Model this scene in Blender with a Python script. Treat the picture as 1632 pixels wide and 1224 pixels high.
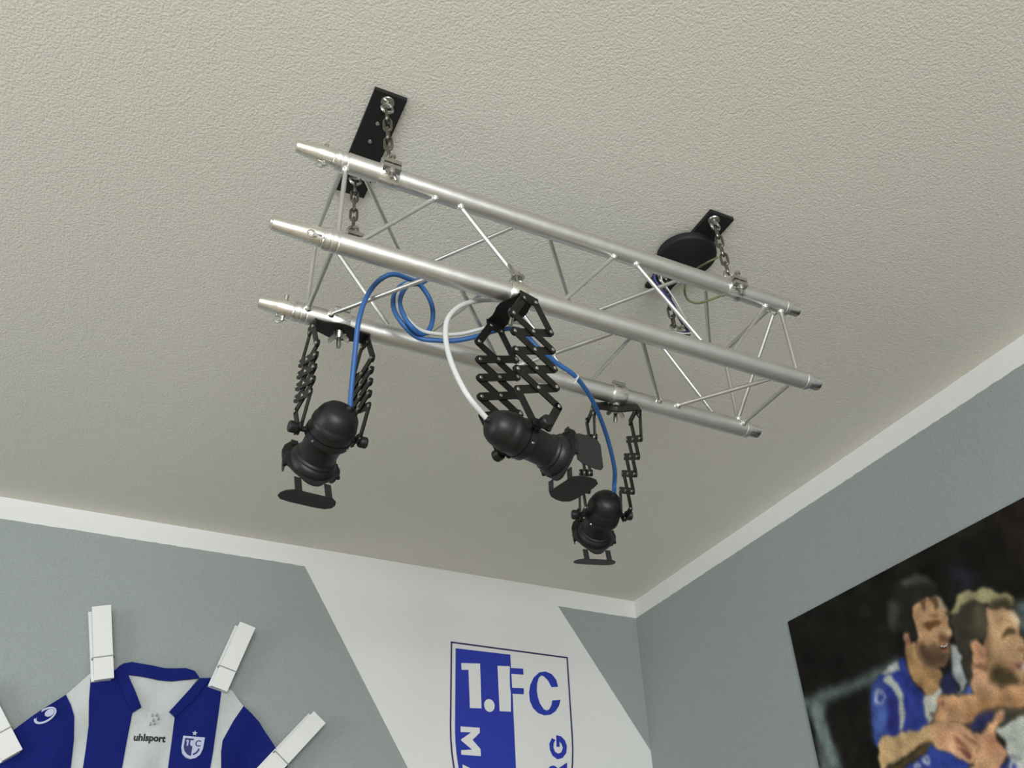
import bpy, bmesh, math, random
import numpy as np
from mathutils import Vector, Matrix

scene = bpy.context.scene
for o in list(bpy.data.objects):
    bpy.data.objects.remove(o)
COL = scene.collection

# ------------------------------------------------------------------ camera
CZ = 1.07665                      # camera height above the floor
YAW, PITCH, ROLL, FPX = -0.46306, 0.62451, 0.03503, 1417.876
cam_d = bpy.data.cameras.new('camera')
cam_d.sensor_width = 36.0
cam_d.lens = FPX / 1632.0 * 36.0
cam_d.clip_start = 0.02
cam = bpy.data.objects.new('camera', cam_d)
COL.objects.link(cam)
Rc = Matrix.Rotation(YAW, 3, 'Z') @ Matrix.Rotation(PITCH, 3, 'X') @ Matrix.Rotation(ROLL, 3, 'Y')
Mc = Matrix((Rc.col[0], Rc.col[2], -Rc.col[1])).transposed().to_4x4()
Mc.translation = (0, 0, CZ)
cam.matrix_world = Mc
scene.camera = cam

# ------------------------------------------------------------------ light
world = bpy.data.worlds.new('world')
scene.world = world
world.use_nodes = True
world.node_tree.nodes['Background'].inputs[0].default_value = (0.75, 0.85, 1.0, 1)
world.node_tree.nodes['Background'].inputs[1].default_value = 0.6

XL, XR, YF, YB, ZC = -2.6, 1.9452, -2.9, 2.8657, 2.45     # the room
WIN = (-1.9, 0.5, 0.6, 1.95)                            # window in the wall behind the camera: x0, x1, z0, z1
ld = bpy.data.lights.new('window_daylight', 'AREA')
ld.shape = 'RECTANGLE'
ld.size, ld.size_y = WIN[1] - WIN[0] - 0.1, WIN[3] - WIN[2] - 0.1
ld.energy = 160.0
ld.color = (0.93, 0.97, 1.0)
lo = bpy.data.objects.new('window_daylight', ld)
COL.objects.link(lo)
lo.location = ((WIN[0] + WIN[1]) / 2, YF - 0.03, (WIN[2] + WIN[3]) / 2)
lo.rotation_euler = (math.radians(90), 0, 0)               # shines along +Y into the room

FILL_WIN = (0.1, 1.5, 0.9, 2.05)                               # opening for an added fill light in the left wall: y0, y1, z0, z1
ld2 = bpy.data.lights.new('added_side_fill', 'AREA')  # added lamp, lifts the right wall and far corner
ld2.shape = 'RECTANGLE'
ld2.size, ld2.size_y = FILL_WIN[1] - FILL_WIN[0] - 0.1, FILL_WIN[3] - FILL_WIN[2] - 0.1
ld2.energy = 28.0
ld2.color = (0.92, 0.97, 1.0)
lo2 = bpy.data.objects.new('added_side_fill', ld2)
COL.objects.link(lo2)
lo2.location = (XL - 0.03, (FILL_WIN[0] + FILL_WIN[1]) / 2, (FILL_WIN[2] + FILL_WIN[3]) / 2)
lo2.rotation_euler = (math.radians(90), 0, math.radians(-90))    # shines along +X into the room

scene.cycles.adaptive_threshold = 0.025
scene.view_settings.view_transform = 'Standard'
scene.view_settings.look = 'None'
scene.view_settings.exposure = 0.0
scene.view_settings.gamma = 1.0
scene.view_settings.use_curve_mapping = False

# ------------------------------------------------------------------ materials
def srgb(r, g, b):
    f = lambda c: (c / 255 / 12.92) if c / 255 <= 0.04045 else ((c / 255 + 0.055) / 1.055) ** 2.4
    return (f(r), f(g), f(b), 1.0)

MATS = {}
def mat(name, color, rough=0.5, metal=0.0, spec=0.5, noise=0.0, nscale=40.0, bump=0.0, bscale=200.0, bdist=0.001, rnoise=0.0):
    m = bpy.data.materials.new(name)
    m.use_nodes = True
    nt = m.node_tree
    b = nt.nodes['Principled BSDF']
    b.inputs['Base Color'].default_value = color
    b.inputs['Roughness'].default_value = rough
    b.inputs['Metallic'].default_value = metal
    b.inputs['Specular IOR Level'].default_value = spec
    tc = nt.nodes.new('ShaderNodeTexCoord')
    if noise > 0:
        n = nt.nodes.new('ShaderNodeTexNoise'); n.inputs['Scale'].default_value = nscale; n.inputs['Detail'].default_value = 4
        nt.links.new(tc.outputs['Object'], n.inputs['Vector'])
        mr = nt.nodes.new('ShaderNodeMapRange')
        mr.inputs['To Min'].default_value = 1 - noise; mr.inputs['To Max'].default_value = 1 + noise
        nt.links.new(n.outputs['Fac'], mr.inputs['Value'])
        mx = nt.nodes.new('ShaderNodeVectorMath'); mx.operation = 'SCALE'
        mx.inputs[0].default_value = color[:3]
        nt.links.new(mr.outputs[0], mx.inputs['Scale'])
        nt.links.new(mx.outputs[0], b.inputs['Base Color'])
        if rnoise > 0:
            m2 = nt.nodes.new('ShaderNodeMapRange')
            m2.inputs['To Min'].default_value = max(0.02, rough - rnoise); m2.inputs['To Max'].default_value = rough + rnoise
            nt.links.new(n.outputs['Fac'], m2.inputs['Value']); nt.links.new(m2.outputs[0], b.inputs['Roughness'])
    if bump > 0:
        n = nt.nodes.new('ShaderNodeTexNoise'); n.inputs['Scale'].default_value = bscale; n.inputs['Detail'].default_value = 3
        nt.links.new(tc.outputs['Object'], n.inputs['Vector'])
        bp = nt.nodes.new('ShaderNodeBump'); bp.inputs['Strength'].default_value = bump; bp.inputs['Distance'].default_value = bdist
        nt.links.new(n.outputs['Fac'], bp.inputs['Height']); nt.links.new(bp.outputs[0], b.inputs['Normal'])
    MATS[name] = m
    return m

def math_node(nt, op, a, b=None, c=None):
    n = nt.nodes.new('ShaderNodeMath'); n.operation = op
    for i, v in enumerate((a, b, c)):
        if v is None: continue
        if isinstance(v, (int, float)): n.inputs[i].default_value = v
        else: nt.links.new(v, n.inputs[i])
    return n.outputs[0]

def woodchip(nt, bsdf, strength, dist):
    """wallpaper relief: scattered chips plus a fine plaster grain"""
    tc = nt.nodes.new('ShaderNodeTexCoord')
    v = nt.nodes.new('ShaderNodeTexVoronoi'); v.inputs['Scale'].default_value = 210.0; v.inputs['Randomness'].default_value = 1.0
    n0 = nt.nodes.new('ShaderNodeTexNoise'); n0.inputs['Scale'].default_value = 150.0; n0.inputs['Detail'].default_value = 5.0; n0.inputs['Roughness'].default_value = 0.65
    nt.links.new(tc.outputs['Object'], v.inputs['Vector']); nt.links.new(tc.outputs['Object'], n0.inputs['Vector'])
    h = math_node(nt, 'MULTIPLY_ADD', v.outputs['Distance'], -0.55, math_node(nt, 'MULTIPLY', n0.outputs['Fac'], 1.25))
    bp = nt.nodes.new('ShaderNodeBump'); bp.inputs['Strength'].default_value = strength; bp.inputs['Distance'].default_value = dist
    nt.links.new(h, bp.inputs['Height']); nt.links.new(bp.outputs[0], bsdf.inputs['Normal'])
    return n0.outputs['Fac'], tc

def speckle(nt, tc, col_out, scale, depth):
    """small dark pores in the woodchip paper"""
    v = nt.nodes.new('ShaderNodeTexNoise'); v.inputs['Scale'].default_value = scale; v.inputs['Detail'].default_value = 2.0
    nt.links.new(tc.outputs['Object'], v.inputs['Vector'])
    mr = nt.nodes.new('ShaderNodeMapRange'); mr.inputs['From Min'].default_value = 0.30; mr.inputs['From Max'].default_value = 0.52
    mr.inputs['To Min'].default_value = 1 - depth; mr.inputs['To Max'].default_value = 1.0
    nt.links.new(v.outputs['Fac'], mr.inputs['Value'])
    m = nt.nodes.new('ShaderNodeVectorMath'); m.operation = 'SCALE'
    nt.links.new(col_out, m.inputs[0]); nt.links.new(mr.outputs[0], m.inputs['Scale'])
    return m.outputs[0]

WHITE = (0.80, 0.80, 0.775, 1)
GREY = (0.340, 0.372, 0.362, 1)

def ceiling_mat():
    m = bpy.data.materials.new('ceiling_woodchip_white'); m.use_nodes = True
    nt = m.node_tree; b = nt.nodes['Principled BSDF']
    b.inputs['Roughness'].default_value = 0.9; b.inputs['Specular IOR Level'].default_value = 0.15
    f, tc = woodchip(nt, b, 0.55, 0.003)
    mr = nt.nodes.new('ShaderNodeMixRGB'); mr.inputs[1].default_value = (0.715, 0.685, 0.615, 1); mr.inputs[2].default_value = (0.785, 0.755, 0.675, 1)
    nt.links.new(f, mr.inputs[0]); nt.links.new(speckle(nt, tc, mr.outputs[0], 320.0, 0.09), b.inputs['Base Color'])
    MATS['ceiling'] = m

def wall_mat(name, stripes):
    """grey wall paint with a white band under the ceiling; stripes = white area between two slanted lines (x0,z0,x1,z1)"""
    m = bpy.data.materials.new(name); m.use_nodes = True
    nt = m.node_tree; b = nt.nodes['Principled BSDF']
    b.inputs['Roughness'].default_value = 0.85; b.inputs['Specular IOR Level'].default_value = 0.2
    f, tc = woodchip(nt, b, 0.28, 0.002)
    sx = nt.nodes.new('ShaderNodeSeparateXYZ'); nt.links.new(tc.outputs['Object'], sx.inputs[0])
    n = nt.nodes.new('ShaderNodeTexNoise'); n.inputs['Scale'].default_value = 35; nt.links.new(tc.outputs['Object'], n.inputs['Vector'])
    wob = math_node(nt, 'MULTIPLY', math_node(nt, 'SUBTRACT', n.outputs['Fac'], 0.5), 0.006)
    z = math_node(nt, 'ADD', sx.outputs['Z'], wob)
    white = math_node(nt, 'GREATER_THAN', z, ZC - 0.071)
    if stripes:
        (ax, az, bx_, bz), (cx, cz, dx, dz) = stripes
        s1 = (bx_ - ax) / (bz - az); s2 = (dx - cx) / (dz - cz)
        x1 = math_node(nt, 'MULTIPLY_ADD', sx.outputs['Z'], s1, ax - s1 * az)
        x2 = math_node(nt, 'MULTIPLY_ADD', sx.outputs['Z'], s2, cx - s2 * cz)
        inside = math_node(nt, 'MULTIPLY', math_node(nt, 'GREATER_THAN', sx.outputs['X'], x1), math_node(nt, 'LESS_THAN', sx.outputs['X'], x2))
        white = math_node(nt, 'MAXIMUM', white, inside)
    g = nt.nodes.new('ShaderNodeMixRGB'); g.inputs[1].default_value = tuple(c * 0.95 for c in GREY[:3]) + (1,); g.inputs[2].default_value = tuple(c * 1.06 for c in GREY[:3]) + (1,)
    nt.links.new(f, g.inputs[0])
    gcol = speckle(nt, tc, g.outputs[0], 300.0, 0.13)
    mx = nt.nodes.new('ShaderNodeMixRGB'); mx.inputs[2].default_value = WHITE
    nt.links.new(white, mx.inputs[0]); nt.links.new(gcol, mx.inputs[1]); nt.links.new(mx.outputs[0], b.inputs['Base Color'])
    MATS[name] = m

ceiling_mat()
wall_mat('wall_back_paint', ((0.6075, 2.3819, 1.0111, 1.7533), (1.5966, 2.3765, 1.8137, 2.0646)))
wall_mat('wall_plain_paint', None)
mat('floor_wood', (0.42, 0.36, 0.285, 1), 0.5, noise=0.15, nscale=8)
mat('window_white', (0.8, 0.8, 0.8, 1), 0.4)
mat('aluminium', (0.67, 0.66, 0.63, 1), 0.42, 1.0, noise=0.05, nscale=60, rnoise=0.08, bump=0.08, bscale=300)
mat('aluminium_polished', (0.76, 0.75, 0.71, 1), 0.28, 1.0, noise=0.06, nscale=90, rnoise=0.08)
mat('weld_bead', (0.92, 0.92, 0.9, 1), 0.16, 1.0, bump=0.5, bscale=500)
mat('steel_zinc', (0.50, 0.49, 0.45, 1), 0.3, 1.0, noise=0.2, nscale=120)
mat('chain_steel', (0.19, 0.175, 0.15, 1), 0.36, 1.0, noise=0.25, nscale=150)
mat('black_coat', (0.008, 0.008, 0.008, 1), 0.45, spec=0.4, bump=0.12, bscale=900, bdist=0.0004)
mat('black_arm', (0.0085, 0.008, 0.007, 1), 0.46, spec=0.25)
mat('black_leaf', (0.018, 0.018, 0.0175, 1), 0.6, spec=0.35)
mat('black_wood', (0.012, 0.012, 0.012, 1), 0.6, spec=0.3, bump=0.1, bscale=300)
mat('reflector', (0.7, 0.7, 0.7, 1), 0.25, 1.0)
mat('cable_blue', srgb(46, 92, 150), 0.45, spec=0.4)
mat('cable_navy', srgb(38, 44, 92), 0.45, spec=0.4)
mat('cable_white', (0.56, 0.565, 0.55, 1), 0.45)
mat('cable_green', srgb(98, 100, 62), 0.5)
mat('tie_clear', (0.75, 0.75, 0.72, 1), 0.4)
mat('peg_white', (0.80, 0.80, 0.78, 1), 0.6, bump=0.15, bscale=150, noise=0.03, nscale=30)
mat('peg_seam', (0.33, 0.34, 0.34, 1), 0.7)
mat('jersey_blue', srgb(22, 34, 108), 0.85, spec=0.12, noise=0.22, nscale=260, bump=0.35, bscale=48, bdist=0.006)
mat('jersey_white', (0.58, 0.605, 0.59, 1), 0.85, spec=0.12, noise=0.07, nscale=90, bump=0.4, bscale=42, bdist=0.007)
mat('print_black', (0.01, 0.01, 0.012, 1), 0.6)
mat('print_lilac', (0.52, 0.55, 0.72, 1), 0.7)
mat('print_navy', srgb(42, 46, 110), 0.7)
mat('crest_blue', srgb(32, 52, 168), 0.6, noise=0.1, nscale=120)
mat('crest_line', srgb(46, 42, 92), 0.6)
mat('crest_white', WHITE, 0.7)

# ------------------------------------------------------------------ mesh helpers
def new_mesh(name, verts, faces, material, smooth=True, angle=40):
    me = bpy.data.meshes.new(name)
    me.from_pydata([tuple(v) for v in verts], [], [tuple(f) for f in faces])
    me.materials.append(MATS[material])
    bm = bmesh.new(); bm.from_mesh(me)
    bmesh.ops.recalc_face_normals(bm, faces=bm.faces)
    if smooth:
        ca = math.radians(angle)
        for f in bm.faces: f.smooth = True
        for e in bm.edges:
            if len(e.link_faces) == 2 and e.calc_face_angle(0) > ca: e.smooth = False
    bm.to_mesh(me); bm.free()
    me.update()
    return me

WORLD = {}     # object name -> world matrix of a parent
def link(name, me, parent=None, M=None):
    """link a mesh (or None for an Empty); M is its WORLD matrix"""
    o = bpy.data.objects.new(name, me); COL.objects.link(o)
    M = Matrix.Identity(4) if M is None else M.copy()
    if parent is not None:
        o.parent = parent
        o.matrix_basis = WORLD[parent.name].inverted() @ M
    else:
        o.matrix_basis = M
    WORLD[o.name] = M
    return o

def T(v): return Matrix.Translation(Vector(v))

def thing(name, loc, label, cat, group=None):
    o = link(name, None, None, T(loc)); o.empty_display_size = 0.05
    return tag(o, label, cat, group)

def tag(o, label, cat, group=None, kind=None):
    o['label'] = label; o['category'] = cat
    if group: o['group'] = group
    if kind: o['kind'] = kind
    return o

class MB:
    def __init__(s): s.v, s.f = [], []
    def add(s, v, f):
        k = len(s.v); s.v += [Vector(p) for p in v]; s.f += [tuple(i + k for i in q) for q in f]; return s
    def box(s, lo, hi, M=None):
        x0, y0, z0 = lo; x1, y1, z1 = hi
        v = [Vector(p) for p in ((x0,y0,z0),(x1,y0,z0),(x1,y1,z0),(x0,y1,z0),(x0,y0,z1),(x1,y0,z1),(x1,y1,z1),(x0,y1,z1))]
        if M: v = [M @ p for p in v]
        return s.add(v, [(0,3,2,1),(4,5,6,7),(0,1,5,4),(1,2,6,5),(2,3,7,6),(3,0,4,7)])
    def lathe(s, prof, M=None, n=24, closed=False):
        """prof = [(axial z, radius)] around local z"""
        v, f, rings = [], [], []
        for z, r in prof:
            if r < 1e-6: rings.append([len(v)]); v.append(Vector((0, 0, z)))
            else:
                rings.append(list(range(len(v), len(v) + n)))
                v += [Vector((r * math.cos(2*math.pi*i/n), r * math.sin(2*math.pi*i/n), z)) for i in range(n)]
        pairs = list(zip(rings, rings[1:])) + ([(rings[-1], rings[0])] if closed else [])
        for a, b in pairs:
            for i in range(n):
                j = (i + 1) % n
                if len(a) == 1 and len(b) == 1: continue
                if len(a) == 1: f.append((a[0], b[i], b[j]))
                elif len(b) == 1: f.append((a[i], a[j], b[0]))
                else: f.append((a[i], a[j], b[j], b[i]))
        if not closed:
            if len(rings[0]) > 1: f.append(tuple(reversed(rings[0])))
            if len(rings[-1]) > 1: f.append(tuple(rings[-1]))
        if M: v = [M @ p for p in v]
        return s.add(v, f)
    def tube(s, pts, r, n=10, closed=False):
        pts = [Vector(p) for p in pts]; m = len(pts); v, f = [], []
        nrm = None
        for i, p in enumerate(pts):
            if closed: t = (pts[(i+1) % m] - pts[i-1]).normalized()
            else: t = (pts[min(i+1, m-1)] - pts[max(i-1, 0)]).normalized()
            if nrm is None:
                nrm = t.orthogonal().normalized()
                if closed:      # planar ring: use plane normal so the seam closes
                    c = sum(pts, Vector()) / m; nrm = (pts[0] - c).cross(pts[m//4] - c).normalized()
            nrm = (nrm - t * nrm.dot(t)).normalized(); bn = t.cross(nrm)
            for k in range(n):
                a = 2 * math.pi * k / n; v.append(p + (nrm * math.cos(a) + bn * math.sin(a)) * r)
        for i in range(m if closed else m - 1):
            for k in range(n):
                a, b = i * n, ((i + 1) % m) * n
                f.append((a + k, a + (k+1) % n, b + (k+1) % n, b + k))
        if not closed: f.append(tuple(range(n))[::-1]); f.append(tuple((m-1)*n + k for k in range(n)))
        return s.add(v, f)
    def prism(s, poly, z0, z1, M=None):
        """poly (x, y) extruded along local z"""
        n = len(poly)
        v = [Vector((x, y, z0)) for x, y in poly] + [Vector((x, y, z1)) for x, y in poly]
        if M: v = [M @ p for p in v]
        return s.add(v, [tuple(range(n))[::-1], tuple(range(n, 2*n))] + [(i, (i+1) % n, n + (i+1) % n, n + i) for i in range(n)])
    def mesh(s, name, material, smooth=True, angle=40): return new_mesh(name, s.v, s.f, material, smooth, angle)
    def build(s, name, material, parent=None, smooth=True, M=None, angle=40):
        """verts are world coordinates (or local to M)"""
        if M is None:
            M = T(WORLD[parent.name].translation) if parent is not None else Matrix.Identity(4)
            inv = M.inverted(); s.v = [inv @ p for p in s.v]
        return link(name, s.mesh(name, material, smooth, angle), parent, M)

def align(z, x=None):
    """3x3 with local z along z"""
    z = Vector(z).normalized(); x = Vector(x) if x is not None else z.orthogonal()
    x = (x - z * x.dot(z)).normalized(); y = z.cross(x)
    return Matrix((x, y, z)).transposed()
def frame_at(p, z, x=None): return T(p) @ align(z, x).to_4x4()

def catmull(P, k=8):
    P = [Vector(p) for p in P]; Q = [P[0]*2 - P[1]] + P + [P[-1]*2 - P[-2]]; out = []
    for i in range(1, len(Q) - 2):
        a, b, c, d = Q[i-1:i+3]
        for j in range(k):
            t = j / k
            out.append(0.5 * ((2*b) + (c - a)*t + (2*a - 5*b + 4*c - d)*t*t + (3*b - a - 3*c + d)*t**3))
    out.append(P[-1]); return out

def stadium(L, r, n=8):
    """outline of a bar with round ends, centres at x=0 and x=L"""
    return [(L + r*math.cos(a), r*math.sin(a)) for a in [(-math.pi/2 + math.pi*i/n) for i in range(n+1)]] + \
           [(r*math.cos(a), r*math.sin(a)) for a in [(math.pi/2 + math.pi*i/n) for i in range(n+1)]]

# ------------------------------------------------------------------ room
def slab(name, lo, hi, material, label, cat):
    o = MB().box(lo, hi).build(name, material, smooth=False)
    o['kind'] = 'structure'; o['label'] = label; o['category'] = cat
    return o
W = 0.12
slab('floor', (XL-W, YF-W, -W), (XR+W, YB+W, 0), 'floor_wood', 'brown wooden floor of the room', 'floor')
slab('ceiling', (XL-W, YF-W, ZC), (XR+W, YB+W, ZC+W), 'ceiling', 'off-white woodchip textured ceiling', 'ceiling')
slab('wall_back', (XL-W, YB, 0), (XR+W, YB+W, ZC), 'wall_back_paint', 'grey wall with broad slanted white painted stripe', 'wall')
slab('wall_right', (XR, YF-W, 0), (XR+W, YB, ZC), 'wall_plain_paint', 'grey wall with white band under the ceiling, behind the poster', 'wall')
y0, y1, z0, z1 = FILL_WIN
wl = MB().box((XL-W, YF-W, 0), (XL, y0, ZC)).box((XL-W, y1, 0), (XL, YB, ZC)).box((XL-W, y0, 0), (XL, y1, z0)).box((XL-W, y0, z1), (XL, y1, ZC))  # opening added in this unseen wall to let the side fill in
o = wl.build('wall_left', 'wall_plain_paint', smooth=False); o['kind'] = 'structure'; o['label'] = 'grey wall with an added opening for fill light, outside the frame on the left'; o['category'] = 'wall'
t = 0.045
wn = MB().box((XL-0.11, y0, z0), (XL-0.05, y0+t, z1)).box((XL-0.11, y1-t, z0), (XL-0.05, y1, z1)).box((XL-0.11, y0+t, z0), (XL-0.05, y1-t, z0+t)).box((XL-0.11, y0+t, z1-t), (XL-0.05, y1-t, z1))  # made-up frame around the added fill-light opening
o = wn.build('added_window_frame', 'window_white', smooth=False); o['kind'] = 'structure'; o['label'] = 'white frame of the added fill-light opening in the left wall, outside the frame'; o['category'] = 'window'
wf = MB()
x0, x1, z0, z1 = WIN
wf.box((XL, YF-W, 0), (x0, YF, ZC)).box((x1, YF-W, 0), (XR, YF, ZC)).box((x0, YF-W, 0), (x1, YF, z0)).box((x0, YF-W, z1), (x1, YF, ZC))
o = wf.build('wall_front', 'wall_plain_paint', smooth=False); o['kind'] = 'structure'; o['label'] = 'grey wall with the window, behind the viewer'; o['category'] = 'wall'
wn = MB(); t = 0.045
wn.box((x0, YF-0.11, z0), (x0+t, YF-0.05, z1)).box((x1-t, YF-0.11, z0), (x1, YF-0.05, z1)).box((x0+t, YF-0.11, z0), (x1-t, YF-0.05, z0+t)).box((x0+t, YF-0.11, z1-t), (x1-t, YF-0.05, z1)).box(((x0+x1)/2-t/2, YF-0.11, z0+t), ((x0+x1)/2+t/2, YF-0.05, z1-t))
o = wn.build('window_1', 'window_white', smooth=False); o['kind'] = 'structure'; o['label'] = 'white two-pane window frame behind the viewer'; o['category'] = 'window'

# ------------------------------------------------------------------ truss
TX, NY, NZ, S, TL, CR = 0.1847, 0.9933, 0.9862 + CZ, 0.185, 0.9422, 0.0175
CH = {'NT': (NY, NZ + S), 'NB': (NY, NZ), 'FB': (NY + S, NZ), 'FT': (NY + S, NZ + S)}
def onchord(k, x): return Vector((x, CH[k][0], CH[k][1]))
truss = thing('lighting_truss', (TX + TL/2, NY + S/2, NZ - CR), 'silver aluminium box truss with four tubes hanging from the ceiling', 'truss')
for k in ('NT', 'NB', 'FB', 'FT'):
    M = frame_at(onchord(k, TX), (1, 0, 0), (0, 0, 1))
    prof = [(0, 0.0), (0, CR), (0.006, CR), (0.007, CR - 0.0012), (0.009, CR - 0.0012), (0.010, CR), (0.016, CR), (0.017, CR - 0.001), (0.019, CR - 0.001), (0.020, CR), (TL - 0.012, CR), (TL - 0.011, CR - 0.001), (TL - 0.009, CR - 0.001), (TL - 0.008, CR), (TL, CR), (TL, 0)]
    MB().lathe(prof, n=32).build('chord', 'aluminium', truss, M=M)
    # conical coupler in the left end of the tube
    cl = {'NT': 0.066, 'NB': 0.082, 'FB': 0.061, 'FT': 0.066}[k]
    Ml = frame_at(onchord(k, TX), (-1, 0, 0), (0, 0, 1))
    cp = MB().lathe([(0, 0), (0, 0.0168), (0.004, 0.0168), (0.005, 0.0156), (0.030, 0.0152), (0.032, 0.0140), (cl - 0.004, 0.0108), (cl, 0.0098), (cl, 0.0)], n=28).build('conical_coupler', 'aluminium_polished', truss, M=Ml)
    ang = {'NT': -0.1, 'NB': 0.9, 'FB': -0.3, 'FT': 0.4}[k]
    d = Vector((0, math.sin(ang), math.cos(ang)))
    c = onchord(k, TX - 0.018)
    MB().lathe([(-0.023, 0), (-0.023, 0.003), (-0.019, 0.0038), (0.019, 0.0042), (0.024, 0.0042), (0.025, 0)], frame_at(c, d), n=10).build('locking_pin', 'steel_zinc', cp)
    rc = c - d * 0.022
    ring = [rc + Vector((0.0065*math.cos(a) - 0.0065, 0, 0.0065*math.sin(a))) for a in [0.3 + 2*math.pi*i/16*0.9 for i in range(17)]]
    MB().tube([rc + Vector((0.010, 0.002, 0.004))] + ring, 0.0011, 6).build('retaining_clip', 'steel_zinc', cp)
    MB().lathe([(0, 0), (0, 0.0135), (0.024, 0.0132), (0.028, 0.0122), (0.028, 0.009), (0.020, 0.009), (0.020, 0)], n=24).build('end_socket', 'aluminium_polished', truss, M=frame_at(onchord(k, TX + TL), (1, 0, 0)))

BR = [('NB',.225,'NT',.375),('NT',.395,'NB',.545),('NB',.585,'NT',.730),('NT',.7515,'NB',.905),('NB',.9425,'NT',1.081),
      ('FB',.229,'NB',.375),('NB',.400,'FB',.565),('FB',.590,'NB',.725),('NB',.7515,'FB',.9155),('FB',.9305,'NB',1.0755),
      ('NT',.2265,'FT',.370),('FT',.405,'NT',.535),('NT',.577,'FT',.730),('FT',.760,'NT',.890),('NT',.925,'FT',1.070),
      ('FT',.225,'FB',.365),('FB',.400,'FT',.550),('FT',.585,'FB',.720),('FB',.745,'FT',.885),('FT',.925,'FB',1.060),
      ('NT',.203,'NB',.203),('NT',.200,'FT',.200),('NB',.201,'FB',.203),('FT',.203,'FB',.203),
      ('NT',1.108,'NB',1.108),('NT',1.097,'FT',1.097),('NB',1.102,'FB',1.106),('FT',1.108,'FB',1.108),('NT',1.102,'FB',1.098)]
for a, xa, b, xb in BR:
    p, q = onchord(a, xa), onchord(b, xb); d = (q - p).normalized()
    # tubes meet the chord surface
    p2, q2 = p + d * 0.010, q - d * 0.010
    br = MB().lathe([(0, 0), (0, 0.004), ((q2-p2).length, 0.004), ((q2-p2).length, 0)], frame_at(p2, d), n=12).build('brace', 'aluminium', truss)
    for base, dd in ((p, d), (q, -d)):
        yz = Vector((0, dd.y, dd.z)).normalized(); s0 = CR / max(0.2, dd.dot(yz))
        MB().lathe([(-0.0035, 0.0), (-0.003, 0.0072), (0.0, 0.0076), (0.003, 0.0062), (0.0055, 0.004)], frame_at(base + dd * s0, (yz * 0.6 + dd * 0.4)), n=12).build('weld', 'weld_bead', br)

# ------------------------------------------------------------------ suspension
def wing_nut(parent, p, d, side, name='wing_nut', s=1.0):
    """p = seat, d = direction pointing away from the seat, side = wing direction"""
    M = frame_at(p, d, side) @ Matrix.Scale(s, 4)
    m = MB().lathe([(0, 0), (0, 0.008), (0.004, 0.0075), (0.010, 0.0055), (0.011, 0)], M, n=16)
    for sg in (1, -1):
        m.prism([(sg*0.004, 0.001), (sg*0.009, 0.003), (sg*0.017, 0.012), (sg*0.0165, 0.017), (sg*0.012, 0.0175), (sg*0.006, 0.010)], -0.0014, 0.0014, M @ Matrix.Rotation(math.pi/2, 4, 'X'))
    return m.build(name, 'steel_zinc', parent, angle=30)

def pipe_band(parent, c, u, w=0.030, name='band'):
    M = frame_at(c, (1, 0, 0), u)
    band = MB().lathe([(-w/2, CR + 0.0003), (-w/2, CR + 0.0028), (-w/2 + 0.001, CR + 0.0032), (w/2 - 0.001, CR + 0.0032), (w/2, CR + 0.0028), (w/2, CR + 0.0003)], M, n=32, closed=True)
    return band.build(name, 'aluminium_polished', parent)

def chain_clamp(key, x, label):
    c = onchord(key, x)
    t = thing('chain_clamp', c, label, 'clamp', 'chain clamps on the truss')
    b = pipe_band(t, c, (0, 0, 1), 0.034)
    for s in (1, -1):          # pair of lugs on the near lower side
        MB().box((-0.015, -CR - 0.0125, s*0.0022 if s > 0 else -0.0102), (0.015, -CR - 0.001, 0.0102 if s > 0 else -0.0022), T(c)).build('lug', 'steel_zinc', t, smooth=False)
    MB().lathe([(-0.011, 0), (-0.011, 0.0035), (0.011, 0.0035), (0.011, 0)], frame_at(c + Vector((0, CR + 0.005, 0)), (1, 0, 0)), n=12).build('hinge', 'steel_zinc', t)
    MB().lathe([(-0.030, 0), (-0.030, 0.0026), (0.021, 0.0026), (0.021, 0.0055), (0.026, 0.0055), (0.026, 0)], frame_at(c + Vector((0, -CR - 0.0065, 0)), (0, 0, 1)), n=12).build('bolt', 'steel_zinc', t)
    wing_nut(t, c + Vector((0, -CR - 0.0065, -0.0105)), (0, 0, -1), (1, 0.5, 0), s=0.85)
    e = c + Vector((0, 0, CR + 0.0195))
    ring = [e + Vector((0.0105*math.cos(a), 0, 0.0105*math.sin(a))) for a in [2*math.pi*i/20 for i in range(20)]]
    MB().tube(ring, 0.0032, 8, closed=True).lathe([(0, 0), (0, 0.007), (0.004, 0.006), (0.009, 0.004), (0.009, 0)], frame_at(c + Vector((0, 0, CR + 0.001)), (0, 0, 1)), n=14).build('eye', 'steel_zinc', t)
    return e

LINKIN, LW, LR = 0.0228, 0.0062, 0.0026
def link_mesh():
    hl = LINKIN / 2 + LR - LW
    pts = [Vector((LW*math.cos(a), 0, hl + LW*math.sin(a))) for a in [math.pi*i/8 for i in range(9)]] + [Vector((LW*math.cos(a), 0, -hl + LW*math.sin(a))) for a in [math.pi + math.pi*i/8 for i in range(9)]]
    return MB().tube(pts, LR, 8, closed=True).mesh('chain_link', 'chain_steel')
LINK = link_mesh()

def chain(top, bot, label, twist):
    top, bot = Vector(top), Vector(bot); d = (bot - top); n = 5; L = d.length; d.normalize()
    t = thing('suspension_chain', bot, label, 'chain', 'chains holding the truss')
    for i in range(n):
        c = top + d * (L * (i + 0.5) / n)
        M = frame_at(c, d, (1, 0, 0)) @ Matrix.Rotation(twist + (math.pi/2 if i % 2 == 0 else 0) + 0.15*math.sin(3*i + twist), 4, 'Z') @ Matrix.Scale(L / n / LINKIN, 4, (0, 0, 1))
        link('chain_link', LINK, t, M)
    return t

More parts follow.
